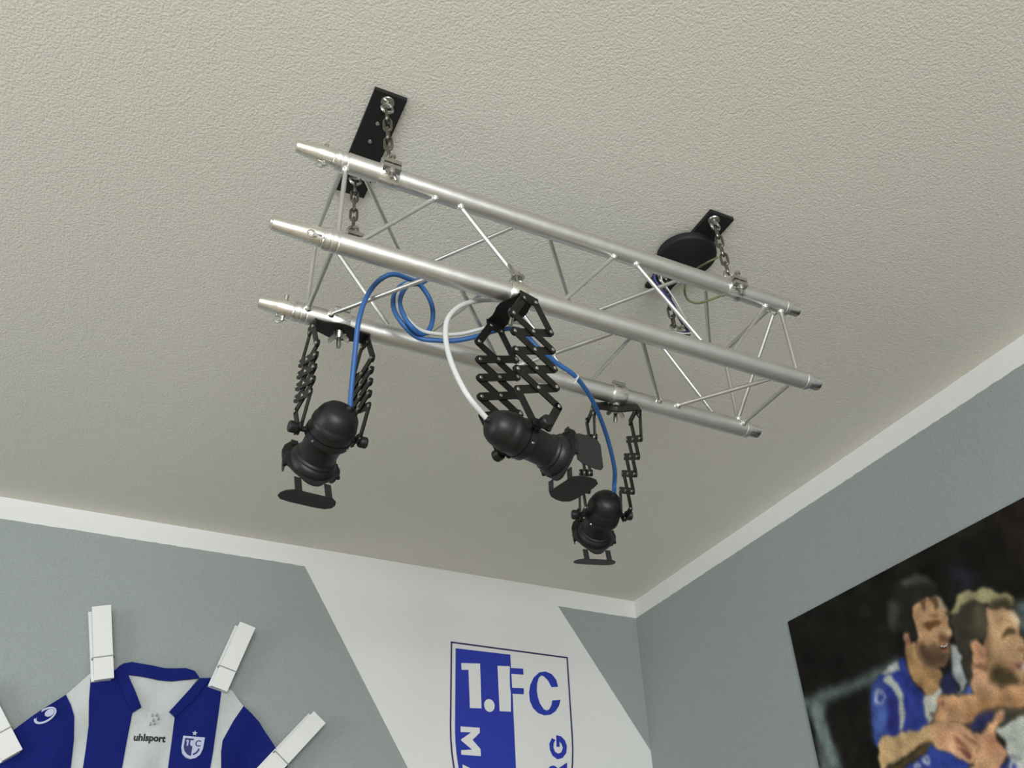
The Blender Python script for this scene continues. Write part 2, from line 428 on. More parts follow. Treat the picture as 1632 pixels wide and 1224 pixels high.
def ceiling_plate(x0, x1, y0, y1, eyes, screws, label):
    t = thing('ceiling_plate', ((x0+x1)/2, (y0+y1)/2, ZC - 0.009), label, 'plate', 'black plates screwed to the ceiling')
    m = MB().box((x0, y0, ZC - 0.009), (x1, y1, ZC)); m.build('plate', 'black_wood', t, smooth=False)
    for (x, y) in screws:
        MB().lathe([(-0.0005, 0), (0, 0.0042), (0.0015, 0.0036), (0.002, 0)], frame_at((x, y, ZC - 0.009), (0, 0, -1)), n=12).build('screw', 'steel_zinc', t)
    out = []
    for (x, y) in eyes:
        e = Vector((x, y, ZC - 0.0255))
        ring = [e + Vector((0.0105*math.cos(a), 0.0, 0.0105*math.sin(a))) for a in [2*math.pi*i/20 for i in range(20)]]
        MB().tube(ring, 0.003, 8, closed=True).lathe([(0, 0), (0, 0.013), (0.002, 0.012), (0.002, 0.005), (0.006, 0.0045), (0.006, 0)], frame_at((x, y, ZC - 0.009), (0, 0, -1)), n=18).build('ring_bolt', 'steel_zinc', t)
        out.append(e)
    return out

eL = ceiling_plate(0.234, 0.295, 0.976, 1.232, [(0.264, NY), (0.262, NY + S)], [(0.262, 1.045), (0.262, 1.090), (0.262, 1.135)], 'long black plate on the ceiling above the left end of the truss')
eR = ceiling_plate(0.965, 1.024, 0.976, 1.232, [(0.985, NY), (0.978, NY + S)], [(0.995, 1.20)], 'black ceiling plate half covered by the round black cover')
for key, x, e, lab, tw in (('NT', 0.2745, eL[0], 'near left', 0.5), ('FT', 0.268, eL[1], 'far left', 0.2), ('NT', 0.991, eR[0], 'near right', 0.9), ('FT', 0.985, eR[1], 'far right', 0.4)):
    where = {'near left': 'upper tube, nearest the left plate', 'far left': 'hidden tube behind the front tube, left', 'near right': 'upper tube, beside the green wire', 'far right': 'hidden tube behind the front tube, right'}[lab]
    ce = chain_clamp(key, x, 'steel pipe clamp with ring on the ' + where)
    chain(e - Vector((0, 0, 0.0078)), ce + Vector((0, 0, 0.0078)), 'short steel chain down to the ' + where, tw)

# round cover over the ceiling outlet
cv = thing('ceiling_outlet_cover', (0.988, 1.100, ZC - 0.034), 'round black cable cover on the ceiling beside the right plate', 'outlet cover')
MB().lathe([(0, 0), (0, 0.065), (-0.010, 0.065), (-0.014, 0.0635), (-0.017, 0.060), (-0.018, 0.012), (-0.0185, 0.0)], n=40).build('shell', 'black_wood', cv, M=T((0.988, 1.100, ZC - 0.009)))
MB().lathe([(0, 0), (0, 0.009), (-0.006, 0.008), (-0.008, 0)], n=16).build('cable_gland', 'black_arm', cv, M=T((0.975, 1.125, ZC - 0.026)))

# ------------------------------------------------------------------ spotlights on scissor arms
def frame3(yaw, t1, t2): return Matrix.Rotation(yaw, 3, 'Z') @ Matrix.Rotation(t1, 3, 'X') @ Matrix.Rotation(t2, 3, 'Y')
NC = 4
BW, BT = 0.0068, 0.0022
def spotlight(prm, key, xcl, theta, sc, label, barrel_dir, nut_up, pan, reach, tilt, rs, near_door):
    O = Vector((prm[0], prm[1], prm[2] + CZ)); F = frame3(*prm[3:6]); sep, Lb, Lt, H = prm[6:10]
    w = math.sqrt(Lb*Lb - H*H); dz = math.sqrt(Lt*Lt - (w/2 - 0.0115)**2); D = 2*dz + NC*H
    h, b, up = F.col[0].copy(), F.col[1].copy(), F.col[2].copy()
    at = lambda x, y, z: O + h*x + b*y + up*z
    K = at(0, 0, -D)
    t = thing('spotlight', K, label, 'spotlight', 'black spotlights with scissor arms on the truss')
    # pipe clamp
    c = onchord(key, xcl); ub = (O - c).normalized()
    band = pipe_band(t, c, -ub, 0.030, 'pipe_clamp')
    bd = Vector(barrel_dir).normalized()
    hc = c + bd * (CR + 0.0058)
    MB().lathe([(-0.0138, 0), (-0.0138, 0.0036), (-0.0050, 0.0036), (-0.0050, 0.0024), (-0.0042, 0.0024), (-0.0042, 0.0036), (0.0042, 0.0036), (0.0042, 0.0024), (0.0050, 0.0024), (0.0050, 0.0036), (0.0138, 0.0036), (0.0138, 0)], frame_at(hc, (1, 0, 0)), n=12).build('clamp_hinge', 'steel_zinc', band)
    if nut_up:
        MB().lathe([(-0.004, 0), (-0.004, 0.0026), (0.028, 0.0026), (0.028, 0)], frame_at(hc, nut_up), n=10).build('clamp_bolt', 'steel_zinc', band)
        wing_nut(band, hc + Vector(nut_up).normalized()*0.010, nut_up, (0.9, 0.4, -0.2), s=1.25)
    MB().lathe([(CR + 0.002, 0), (CR + 0.002, 0.010), (CR + 0.006, 0.008), (CR + 0.006, 0.004), ((O - c).length + 0.022, 0.004), ((O - c).length + 0.022, 0)], frame_at(c, ub), n=14).build('bracket_bolt', 'steel_zinc', t)
    # bracket: shaped plate across, flange at each end
    Fm = F.to_4x4(); Fm.translation = O
    hs = sep / 2
    poly = []
    half = [(-hs, -0.017), (-hs*0.72, -0.017), (-hs*0.5, -0.020), (-hs*0.25, -0.0245), (0, -0.026), (hs*0.25, -0.0245), (hs*0.5, -0.020), (hs*0.72, -0.017), (hs, -0.017)]
    poly = [(y, x) for x, y in half] + [(-y, x) for x, y in reversed(half)]
    pl = MB().prism(poly, 0.0095, 0.012, Fm)
    br = pl.build('bracket', 'black_arm', t, smooth=False)
    wing_nut(t, O + up*0.0095 - up*0.001, -up, (h*0.5 + b*0.85), s=1.05)
    for s in (-1, 1):
        fl = [(-0.019, 0.012), (0.019, 0.012), (0.0185, 0.0), (0.016, -0.005), (0.010, -0.0065), (-0.010, -0.0065), (-0.016, -0.005), (-0.0185, 0.0)]
        MB().prism([(x, z) for x, z in fl], s*hs - 0.0012, s*hs + 0.0012, Fm @ Matrix.Rotation(math.pi/2, 4, 'X') @ Matrix.Scale(-1, 4, (0, 0, 1))).build('flange', 'black_arm', br, smooth=False)
    # scissor arms
    full = MB().prism(stadium(Lb, BW), -BT/2, BT/2).mesh('scissor_bar', 'black_arm', angle=30)
    shrt = MB().prism(stadium(Lt, BW), -BT/2, BT/2).mesh('scissor_link', 'black_arm', angle=30)
    def rivets(Ls):
        m = MB()
        for x in Ls: m.lathe([(-0.0032, 0), (-0.0030, 0.0022), (-0.0022, 0.0033), (0.0022, 0.0033), (0.0030, 0.0022), (0.0032, 0)], T((x, 0, 0)), n=10)
        return m.mesh('rivets', 'steel_zinc')
    rf, rsh = rivets((0, Lb/2, Lb)), rivets((0, Lt))
    for s in (-1, 1):
        node = lambda e, k: (e*w/2, -(dz + k*H))
        P = lambda e: (e*0.0115, 0.0)
        Q = lambda e: (e*0.0115, -D)
        bars = [(node(1, k), node(-1, k+1), 1, full, rf) for k in range(NC)] + [(node(-1, k), node(1, k+1), -1, full, rf) for k in range(NC)]
        bars += [(P(-1), node(-1, 0), 1, shrt, rsh), (P(1), node(1, 0), -1, shrt, rsh), (node(-1, NC), Q(-1), 1, shrt, rsh), (node(1, NC), Q(1), -1, shrt, rsh)]
        for (p, q, lay, me, rv) in bars:
            a3, b3 = at(p[0], s*hs - lay*s*0.0013*1.0, p[1]), at(q[0], s*hs - lay*s*0.0013, q[1])
            d = (b3 - a3).normalized(); y = b.cross(d)
            M = Matrix((d, y, b)).transposed().to_4x4(); M.translation = a3
            bo = link('scissor_bar' if me is full else 'scissor_link', me, t, M)
            link('rivets', rv, bo, M)['kind'] = 'stuff'
        lb = MB().prism([(0.017, 0.006), (-0.017, 0.006), (-0.0185, 0), (-0.015, -0.007), (0.015, -0.007), (0.0185, 0)], s*hs - 0.004, s*hs - 0.002, Fm @ T((0, 0, -D)) @ Matrix.Rotation(math.pi/2, 4, 'X') @ Matrix.Scale(-1, 4, (0, 0, 1)))
        lb.build('pivot_plate', 'black_arm', t, smooth=False)
        MB().lathe([(0.030*sc, 0), (0.030*sc, 0.0045), (hs + 0.004, 0.0045), (hs + 0.004, 0.0085), (hs + 0.007, 0.0098), (hs + 0.016, 0.0098), (hs + 0.018, 0.008), (hs + 0.018, 0)], frame_at(K, b*s), n=16).build('tilt_knob', 'black_coat', t)
    # head: local x = b, y = "below", z = beam axis
    a = (-up) * math.cos(theta) + h * math.sin(theta)
    u = a.cross(b)
    if u.z > 0: b2, u = -b, -u
    else: b2 = b
    Rp = Matrix.Rotation(pan, 3, u); a = Rp @ a; b2 = Rp @ b2
    Hm = Matrix((b2, u, a)).transposed().to_4x4() @ Matrix.Diagonal((rs, rs, sc, 1)); Hm.translation = K
    def part(mb, name, material, parent=t, **kw): return mb.build(name, material, parent, M=Hm, **kw)
    part(MB().lathe([(-0.056, 0), (-0.0555, 0.010), (-0.0535, 0.0185), (-0.049, 0.0255), (-0.041, 0.0308), (-0.032, 0.0335), (-0.026, 0.0343), (-0.025, 0.0355), (-0.018, 0.0358), (-0.017, 0.0345), (-0.005, 0.0352), (-0.0045, 0)], n=36), 'back_cap', 'black_coat', angle=50)
    part(MB().lathe([(-0.004, 0), (-0.004, 0.0365), (0.006, 0.0368), (0.007, 0.034), (0.007, 0)], n=36), 'collar_ring', 'black_coat')
    bodyo = part(MB().lathe([(0.006, 0), (0.006, 0.0325), (0.009, 0.0318), (0.012, 0.0305), (0.024, 0.0298), (0.038, 0.0295), (0.044, 0.0300), (0.046, 0.0330), (0.048, 0.0335), (0.050, 0.0318), (0.052, 0.0340), (0.056, 0.0368), (0.066, 0.0372), (0.066, 0.0335), (0.052, 0.030), (0.052, 0.0)], n=36), 'lamp_body', 'black_coat', angle=50)
    part(MB().lathe([(0.052, 0), (0.0525, 0.028), (0.060, 0.020), (0.058, 0.012), (0.057, 0)], n=24), 'reflector_lamp', 'reflector', bodyo)
    for an in (0.7, 2.4, 4.0, 5.5):
        part(MB().lathe([(0, 0), (0, 0.0024), (0.0015, 0.0018), (0.0018, 0)], frame_at((0.0368*math.cos(an), 0.0368*math.sin(an), 0.001), (math.cos(an), math.sin(an), 0)), n=8), 'screw', 'steel_zinc', bodyo)
    # holder for the barn doors: flat ring with four ears
    n = 40; op = []
    for i in range(n):
        an = 2*math.pi*i/n; k = abs(math.cos(2*an))
        r = 0.0400 + 0.0075 * max(0, k - 0.55) / 0.45
        op.append((r*math.cos(an), r*math.sin(an)))
    mb = MB(); ip = [(0.0335*math.cos(2*math.pi*i/n), 0.0335*math.sin(2*math.pi*i/n)) for i in range(n)]
    v = [(x, y, z) for z in (0.064, 0.067) for (x, y) in op + ip]
    f = []
    for i in range(n):
        j = (i + 1) % n
        f += [(i, j, n + j, n + i), (2*n + i, 3*n + i, 3*n + j, 2*n + j), (i, 2*n + i, 2*n + j, j), (n + i, n + j, 3*n + j, 3*n + i)]
    hold = part(mb.add(v, f), 'door_holder', 'black_leaf', angle=30)
    # rounded side doors and the wide doors on arms
    nearside = 1 if b2.y < 0 else -1
    for sx in (-1, 1):
        big = near_door and sx == nearside
        fl = 0.10 if big else -0.25
        fw = Vector((sx*math.sin(fl), 0, math.cos(fl))); yy = Vector((0, 1, 0))
        M2 = Hm @ (T((sx*0.0435, 0, 0.067)) @ Matrix((yy, fw, yy.cross(fw))).transposed().to_4x4())
        if big: leaf = [(-0.027, 0), (0.027, 0), (0.032, 0.008), (0.034, 0.030), (0.032, 0.040), (0.024, 0.044), (-0.024, 0.044), (-0.032, 0.040), (-0.034, 0.030), (-0.032, 0.008)]
        else: leaf = [(0.0145*math.cos(q), 0.009 + 0.0135*math.sin(q)) for q in [2*math.pi*i/16 for i in range(16)]]
        d_ = MB().prism(leaf, -0.0007, 0.0007).build('side_door', 'black_leaf', t, M=M2, smooth=False)
        part(MB().lathe([(-0.016, 0), (-0.016, 0.003), (0.016, 0.003), (0.016, 0)], frame_at((sx*0.0435, 0, 0.067), (0, 1, 0)), n=8), 'hinge', 'black_arm', d_)
    for sy, tl, rch in ((1, tilt, reach), (-1, -1.35, 0.006)):
        y0 = sy*0.040; y1 = sy*(0.040 + rch)
        fw = Vector((0, sy*math.sin(tl), math.cos(tl))); xx = Vector((1, 0, 0))
        M2 = Hm @ (T((0, y1, 0.0675)) @ Matrix((xx, fw, xx.cross(fw))).transposed().to_4x4())
        leaf = [(-0.030, 0), (0.030, 0), (0.040, 0.010), (0.044, 0.022), (0.0435, 0.034), (0.036, 0.043), (0.020, 0.046), (-0.020, 0.046), (-0.036, 0.043), (-0.0435, 0.034), (-0.044, 0.022), (-0.040, 0.010)]
        bdo = MB().prism(leaf, -0.0007, 0.0007).build('barn_door', 'black_leaf', t, M=M2, smooth=False)
        for sx in (-1, 1):
            part(MB().box((sx*0.024 - 0.0055, min(y0, y1) - 0.004, 0.0665), (sx*0.024 + 0.0055, max(y0, y1) + 0.001, 0.068)), 'door_arm', 'black_leaf', bdo, smooth=False)
    side = 0 if near_door else (1 if b2.x > 0 else -1)     # cable enters the cap beside its centre
    gp = Vector((side*0.010, -0.004, -0.0535 if side else -0.0545)); gd = Vector((side*0.25, -0.1, -1)).normalized()
    gl = part(MB().lathe([(-0.004, 0), (-0.004, 0.0065), (0.005, 0.006), (0.007, 0.005), (0.007, 0)], frame_at(gp, gd), n=14), 'cable_gland', 'black_coat')
    return Hm @ (gp + gd*0.003), (Hm.to_3x3() @ gd).normalized()

PAN_L, PAN_R = -0.06, -0.06
PM = [0.5039, 0.9991, 0.9465, 0.2576, -0.0329, -0.0078, 0.086, 0.0864, 0.0558, 0.0367]
PL = [0.2633, 1.1787, 0.9556, -1.4787, 0.0471, 0.1343, 0.0955, 0.0834, 0.0548, 0.0221]
PR = [0.8132, 1.1864, 0.9521, -1.8753, 0.0247, 0.9737, 0.0879, 0.0880, 0.0466, 0.0374]
cm, dm = spotlight(PM, 'NB', 0.5095, math.radians(86), 1.12, 'black spotlight turned sideways on the front tube, with white cable', (0, -0.25, 1), (0, 0.05, 1), 0.0, 0.016, -0.1, 0.86, True)
cl_, dl = spotlight(PL, 'FB', 0.2615, math.radians(-62), 1.02, 'black spotlight with blue cable at the left end of the truss', (0, -0.55, 0.83), None, PAN_L, 0.024, -0.42, 1.06, False)
cr, dr = spotlight(PR, 'FB', 0.8140, math.radians(-22), 1.0, 'black spotlight with blue cable, furthest right and nearest the room corner', (0, -0.55, 0.83), None, PAN_R, 0.020, -0.42, 0.98, False)

# ------------------------------------------------------------------ cables
def cable(name, pts, r, material, label, k=8):
    m = MB().tube(catmull(pts, k), r, 10)
    c = Vector(pts[0]); M = T(c); m.v = [p - c for p in m.v]
    return tag(link(name, m.mesh(name, material), None, M), label, 'cable')
CRD = 0.0043
FTp = lambda x, dy=0.0, dz=0.0: Vector((x, NY + S - CR - 0.0035 + dy, NZ + S - 0.017 + dz))
cable('blue_cable', [cl_] + [(0.2837, 1.14, 1.9043), (0.279, 1.12, 1.9643), (0.2753, 1.10, 2.0135), (0.2827, 1.09, 2.0595), (0.2969, 1.08, 2.0897), (0.3169, 1.07, 2.1042), (0.3456, 1.08, 2.1147), (0.3754, 1.10, 2.1278), (0.3983, 1.11, 2.1121), (0.4062, 1.11, 2.0788), (0.4014, 1.11, 2.0436), (0.3871, 1.11, 2.028), (0.3643, 1.10, 2.0295), (0.3464, 1.10, 2.0578), (0.3429, 1.10, 2.0845), (0.355, 1.10, 2.1175), (0.385, 1.12, 2.150), (0.42, 1.135, 2.195)] + [FTp(0.47), FTp(0.60), FTp(0.75), FTp(0.93, -0.004)], CRD, 'cable_blue', 'blue cable arching up from the left spotlight into the coil behind the front tube')
cable('white_cable', [cm] + [(0.4096, 0.965, 1.8135), (0.3907, 0.975, 1.8657), (0.3849, 0.99, 1.922), (0.3892, 1.0, 1.9707), (0.4067, 1.01, 2.009), (0.4328, 1.02, 2.0406), (0.476, 1.04, 2.0786), (0.53, 1.07, 2.12), (0.60, 1.11, 2.17)] + [FTp(0.68, -0.008, -0.007), FTp(0.80, -0.008, -0.007), FTp(0.92, -0.008, -0.007)], CRD, 'cable_white', 'thick white cable bowing down from the front tube to the middle spotlight')
cable('blue_cable', [cr] + [(0.877, 1.315, 1.9463), (0.8587, 1.28, 1.9663), (0.8081, 1.22, 1.9964), (0.7404, 1.15, 2.01), (0.6776, 1.10, 2.0144), (0.6314, 1.09, 2.0274), (0.5898, 1.08, 2.0426), (0.5602, 1.08, 2.0685), (0.5234, 1.08, 2.0594), (0.48, 1.09, 2.0375), (0.4494, 1.10, 2.0265), (0.4189, 1.11, 2.0235), (0.385, 1.118, 2.0245), (0.357, 1.11, 2.034), (0.337, 1.11, 2.062), (0.334, 1.11, 2.092), (0.346, 1.115, 2.124), (0.375, 1.13, 2.16)] + [FTp(0.45, 0, -0.009), FTp(0.60, 0, -0.009), FTp(0.75, 0, -0.009), FTp(0.925, -0.003, -0.009)], CRD, 'cable_blue', 'blue cable hanging down to the right spotlight, with a clear tie on it')
cable('white_cable', [(0.6250, 1.0805, 2.0330), (0.5850, 1.070, 2.0520), (0.5602, 1.071, 2.0770), (0.5234, 1.071, 2.0670), (0.48, 1.081, 2.0455), (0.4494, 1.092, 2.0345), (0.4189, 1.102, 2.0315), (0.385, 1.106, 2.0315), (0.361, 1.099, 2.0385), (0.3425, 1.102, 2.064), (0.339, 1.102, 2.089), (0.351, 1.106, 2.121), (0.380, 1.124, 2.155)] + [FTp(0.455, -0.008, -0.007), FTp(0.56, -0.008, -0.010), FTp(0.62, 0.004, -0.012)], 0.0033, 'cable_white', 'thin white cable running along the blue coil behind the front tube')
cable('blue_cable', [(0.965, 1.130, 2.418), (0.940, 1.150, 2.412), (0.938, 1.160, 2.396), (0.955, 1.163, 2.375), (0.972, 1.161, 2.345), (0.984, 1.160, 2.315), (0.996, 1.160, 2.288), (0.998, 1.152, 2.262), (0.975, 1.150, 2.247), (0.95, 1.152, 2.243)], CRD, 'cable_navy', 'short dark blue feed cable along the chain under the round black cover')
cable('white_cable', [(0.972, 1.120, 2.418), (0.950, 1.136, 2.408), (0.948, 1.150, 2.392), (0.964, 1.153, 2.371), (0.978, 1.152, 2.343), (0.990, 1.152, 2.313), (1.004, 1.153, 2.286), (1.006, 1.145, 2.260), (0.98, 1.142, 2.243), (0.945, 1.143, 2.238)], 0.0018, 'cable_white', 'short white feed cable beside the blue one under the round black cover')
cable('earth_wire', [(0.985, 1.006, 2.345), (0.9684, 1.02, 2.3369), (0.9675, 1.06, 2.3499), (0.9495, 1.07, 2.3251), (0.9293, 1.06, 2.2835), (0.9134, 1.04, 2.2347), (0.9262, 1.03, 2.2196), (0.9414, 1.012, 2.2171), (0.966, 0.994, 2.227)], 0.0022, 'cable_green', 'thin green-yellow wire looping under the tube at the right chain')
tp = thing('cable_tie', (0.6776, 1.10, 2.0144), 'small clear cable tie with loose tail on the right blue cable', 'cable tie')
dirc = (Vector((0.7404, 1.15, 2.01)) - Vector((0.6314, 1.09, 2.0274))).normalized(); Mx = frame_at((0.6776, 1.10, 2.0144), dirc)
MB().lathe([(-0.0015, 0.0044), (-0.0015, 0.0056), (0.0015, 0.0056), (0.0015, 0.0044)], Mx, n=16, closed=True).build('loop', 'tie_clear', tp)
MB().tube(catmull([(0.6776, 1.095, 2.010), (0.674, 1.092, 2.002), (0.668, 1.092, 1.992)], 5), 0.0008, 6).build('tail', 'tie_clear', tp)

# ------------------------------------------------------------------ wall crest
def wallM(y): return Matrix(((1, 0, 0, 0), (0, 0, 1, y), (0, 1, 0, 0), (0, 0, 0, 1)))     # (x, z, depth) -> world, depth along +Y
def decal(polys, d0, d1, name, material, parent):
    """flat shapes on the back wall between depths d0 and d1 in front of it"""
    m = MB()
    for p in polys: m.prism(p, -d1, -d0, wallM(YB))
    return m.build(name, material, parent, smooth=False)
def shield(x0, x1, zt, zs, hb, n=14):
    c, r = (x0 + x1)/2, (x1 - x0)/2
    return [(x0, zt)] + [(c - r*math.cos(a), zs - hb*math.sin(a)) for a in [math.pi*i/(2*n) for i in range(2*n + 1)]] + [(x1, zt)]
crest = thing('wall_crest', (1.387, YB, 1.50), 'large blue and white football crest sticker reading 1.FC on the white stripe', 'wall sticker')
outer, inner = shield(1.1530, 1.6225, 2.1840, 1.90, 0.40), shield(1.1585, 1.6170, 2.1785, 1.90, 0.394)
m = MB(); n = len(outer)
v = [(x, YB - d, z) for d in (0.0, 0.0012) for (x, z) in outer + inner]; f = []
for i in range(n):
    j = (i + 1) % n
    f += [(i, j, n+j, n+i), (2*n+i, 3*n+i, 3*n+j, 2*n+j), (i, 2*n+i, 2*n+j, j), (n+i, n+j, 3*n+j, 3*n+i)]
m.add(v, f).build('border_line', 'crest_line', crest, smooth=False)
sh = shield(1.1720, 1.6035, 2.1625, 1.90, 0.378, 20)
field = [p for p in sh if p[0] < 1.388]
field = [(1.1720, 2.1615)] + field[1:] + [(1.3955, 1.525), (1.3945, 1.78), (1.3905, 1.9958), (1.3850, 2.1645)]
decal([field], 0, 0.0010, 'blue_field', 'crest_blue', crest)
C_one = [(1.1931, 2.1113), (1.2649, 2.1179), (1.2693, 1.9636), (1.2263, 1.9608), (1.2207, 2.0907), (1.1947, 2.0878)]
C_Fw = [(1.333, 2.1178), (1.3822, 2.1216), (1.3802, 2.0955), (1.3800, 2.0456), (1.3826, 2.0252), (1.3811, 1.9628), (1.3379, 1.9609)]
C_Fa = [(1.3826, 2.1157), (1.4348, 2.1195), (1.4354, 2.098), (1.3826, 2.0955)]
C_Fb = [(1.3826, 2.0456), (1.4345, 2.049), (1.4336, 2.0282), (1.3830, 2.0252)]
C_Cc = [(1.5743, 2.0694), (1.5682, 2.0936), (1.5513, 2.1122), (1.5261, 2.1194), (1.5002, 2.1133), (1.4764, 2.0926), (1.4615, 2.0642), (1.4553, 2.037), (1.4574, 2.0067), (1.4687, 1.9839), (1.4878, 1.9685), (1.5123, 1.963), (1.5374, 1.9675), (1.5584, 1.9816), (1.5739, 2.0027), (1.5804, 2.0232), (1.547, 2.0177), (1.5436, 2.002), (1.5335, 1.9858), (1.5232, 1.9804), (1.5109, 1.9836), (1.4969, 2.0018), (1.4895, 2.0229), (1.4866, 2.0447), (1.489, 2.0716), (1.4966, 2.0926), (1.5073, 2.1028), (1.5174, 2.1016), (1.5345, 2.0877), (1.5474, 2.0652)]
C_M = [(1.192, 1.8967), (1.2618, 1.8987), (1.2626, 1.8829), (1.2354, 1.8572), (1.264, 1.8306), (1.2656, 1.8077), (1.1948, 1.8072), (1.1947, 1.8213), (1.2339, 1.8259), (1.1945, 1.8519), (1.1945, 1.8558), (1.2308, 1.881), (1.1921, 1.8789)]
C_G = [(1.5376, 1.8879), (1.5265, 1.8683), (1.5277, 1.8477), (1.5364, 1.8298), (1.5553, 1.8189), (1.5753, 1.8245), (1.5913, 1.8422), (1.5955, 1.8654), (1.5893, 1.8838), (1.5753, 1.8965), (1.5556, 1.8991), (1.5545, 1.8601), (1.5664, 1.861), (1.5667, 1.8798), (1.576, 1.8701), (1.5791, 1.8578), (1.5716, 1.8427), (1.5589, 1.8377), (1.547, 1.8429), (1.5415, 1.857), (1.5439, 1.8717), (1.5511, 1.8828)]
dot = [(1.2992 + 0.0200*math.cos(a), 1.9762 + 0.0218*math.sin(a)) for a in [2*math.pi*i/18 for i in range(18)]]
decal([C_one], 0.0010, 0.0016, 'numeral_one', 'crest_white', crest)
decal([dot], 0.0010, 0.0016, 'full_stop', 'crest_white', crest)
lf = decal([C_Fw], 0.0010, 0.0016, 'letter_f', 'crest_white', crest)
decal([C_Fa], 0, 0.0016, 'letter_f_arm', 'crest_blue', lf)
decal([C_Fb], 0, 0.0016, 'letter_f_arm', 'crest_blue', lf)
decal([C_Cc], 0, 0.0012, 'letter_c', 'crest_blue', crest)
decal([C_M], 0.0010, 0.0016, 'letter_m', 'crest_white', crest)
decal([C_G], 0, 0.0012, 'letter_g', 'crest_blue', crest)

def text_mesh(txt, size, material, M, name, parent, weight=0.0, depth=0.0006, sx=1.0, shear=0.0, dy=None):
    cu = bpy.data.curves.new('text', 'FONT'); cu.body = txt; cu.size = size; cu.offset = weight; cu.extrude = depth / 2; cu.shear = shear
    cu.align_x = 'CENTER'; cu.align_y = 'CENTER'; cu.resolution_u = 3
    ob = bpy.data.objects.new('text', cu); COL.objects.link(ob)
    dg = bpy.context.evaluated_depsgraph_get(); dg.update()
    me = bpy.data.meshes.new_from_object(ob.evaluated_get(dg))
    bpy.data.objects.remove(ob); bpy.data.curves.remove(cu)
    for vtx in me.vertices:
        vtx.co.x *= sx
        if dy: vtx.co.z += dy(vtx.co.x, vtx.co.y)
    me.materials.clear(); me.materials.append(MATS[material]); me.name = name
    return link(name, me, parent, M)
def face_wall(x, z, d, rot=0.0):
    """matrix putting a text on the back wall, readable from the room"""
    return Matrix(((1, 0, 0, x), (0, 0, -1, YB - d), (0, 1, 0, z), (0, 0, 0, 1))) @ Matrix.Rotation(rot, 4, 'Z')
for ch, x, z, rot in (('A', 1.236, 1.740, -1.50), ('G', 1.247, 1.655, -1.25), ('D', 1.290, 1.583, -0.75), ('E', 1.345, 1.553, -0.25)):
    text_mesh(ch, 0.100, 'crest_white', face_wall(x, z, 0.0014, rot), 'letter_' + ch.lower(), crest, 0.004)
for ch, x, z, rot in (('B', 1.430, 1.553, 0.25), ('U', 1.490, 1.590, 0.75), ('R', 1.556, 1.775, 1.52)):
    text_mesh(ch, 0.100, 'crest_blue', face_wall(x, z, 0.0010, rot), 'letter_' + ch.lower(), crest, 0.004)

# ------------------------------------------------------------------ football jersey on the wall
def fold(x, z):
    f = 0.006 * math.sin(28*x + 5*z + 0.6) * min(1, max(0, (1.95 - z)/0.12)) + 0.004 * math.sin(55*x - 17*z) + 0.003*math.sin(40*z + 20*x)
    return f
JY = YB - 0.020
def cloth(poly, name, material, parent, lift=0.0, thick=0.0022, flat=1.0, res=0.022):
    bm = bmesh.new()
    vs = [bm.verts.new((x, 0, z)) for x, z in poly]
    bm.faces.new(vs); bm.normal_update()
    bmesh.ops.triangulate(bm, faces=bm.faces[:])
    for _ in range(6):
        es = [e for e in bm.edges if e.calc_length() > res]
        if not es: break
        bmesh.ops.subdivide_edges(bm, edges=es, cuts=1)
        bmesh.ops.triangulate(bm, faces=[f for f in bm.faces if len(f.verts) > 3])
    for v in bm.verts: v.co.y = JY - lift - flat * fold(v.co.x, v.co.z)
    bm.normal_update()
    r = bmesh.ops.extrude_face_region(bm, geom=bm.faces[:])
    for g in r['geom']:
        if isinstance(g, bmesh.types.BMVert): g.co.y += thick
    bmesh.ops.recalc_face_normals(bm, faces=bm.faces)
    for f in bm.faces: f.smooth = True
    for e in bm.edges:
        if len(e.link_faces) == 2 and e.calc_face_angle(0) > 0.9: e.smooth = False
    M = T(WORLD[parent.name].translation) if parent else Matrix.Identity(4)
    bm.transform(M.inverted())
    me = bpy.data.meshes.new(name); bm.to_mesh(me); bm.free()
    me.materials.append(MATS[material])
    return link(name, me, parent, M)

HEM = 1.22
bL = [(.0241, 1.9417), (.0367, 1.8644), (.0518, 1.7995), (.0588, 1.7356), (.0633, 1.6837), (.070, 1.45), (.075, HEM)]
wL = [(-.0263, 1.8748), (-.007, 1.8489), (.0094, 1.8175), (.0236, 1.7541), (.0334, 1.6816), (.030, 1.45), (.022, HEM)]
cL = [(.1584, 1.8368), (.1626, 1.6905), (.165, HEM)]
cR = [(.2772, 1.8392), (.2857, 1.699), (.278, HEM)]
bR = [(.3959, 1.9419), (.3974, 1.8765), (.3999, 1.8072), (.4004, 1.751), (.3992, 1.7068), (.392, 1.45), (.385, HEM)]
wR = [(.4697, 1.8905), (.4465, 1.8459), (.4235, 1.7865), (.4231, 1.7527), (.4289, 1.7089), (.434, 1.45), (.440, HEM)]
jer = thing('football_jersey', (0.22, YB - 0.02, HEM), 'blue and white striped football jersey pegged to the grey wall', 'jersey')
cTop = [(.0864, 1.9557), (.095, 1.969), (.1064, 1.9787), (.1273, 1.9853), (.1500, 1.983), (.1735, 1.9805), (.2199, 1.9768), (.2500, 1.980), (.2824, 1.984), (.3098, 1.978), (.3279, 1.9588)]
cBot = [(.124, 1.9482), (.1579, 1.946), (.2097, 1.9411), (.2496, 1.9413), (.2942, 1.9503), (.3279, 1.9588)]
cloth([(.110, 1.955)] + [(x, z + 0.008) for x, z in cBot] + [(.2620, 1.846), (.2180, 1.826), (.1740, 1.850)], 'inner_back', 'jersey_white', jer, lift=-0.010, flat=0.5)
cloth(cTop + cBot[::-1], 'collar_band', 'jersey_blue', jer, lift=0.000, thick=0.005, flat=0.6)
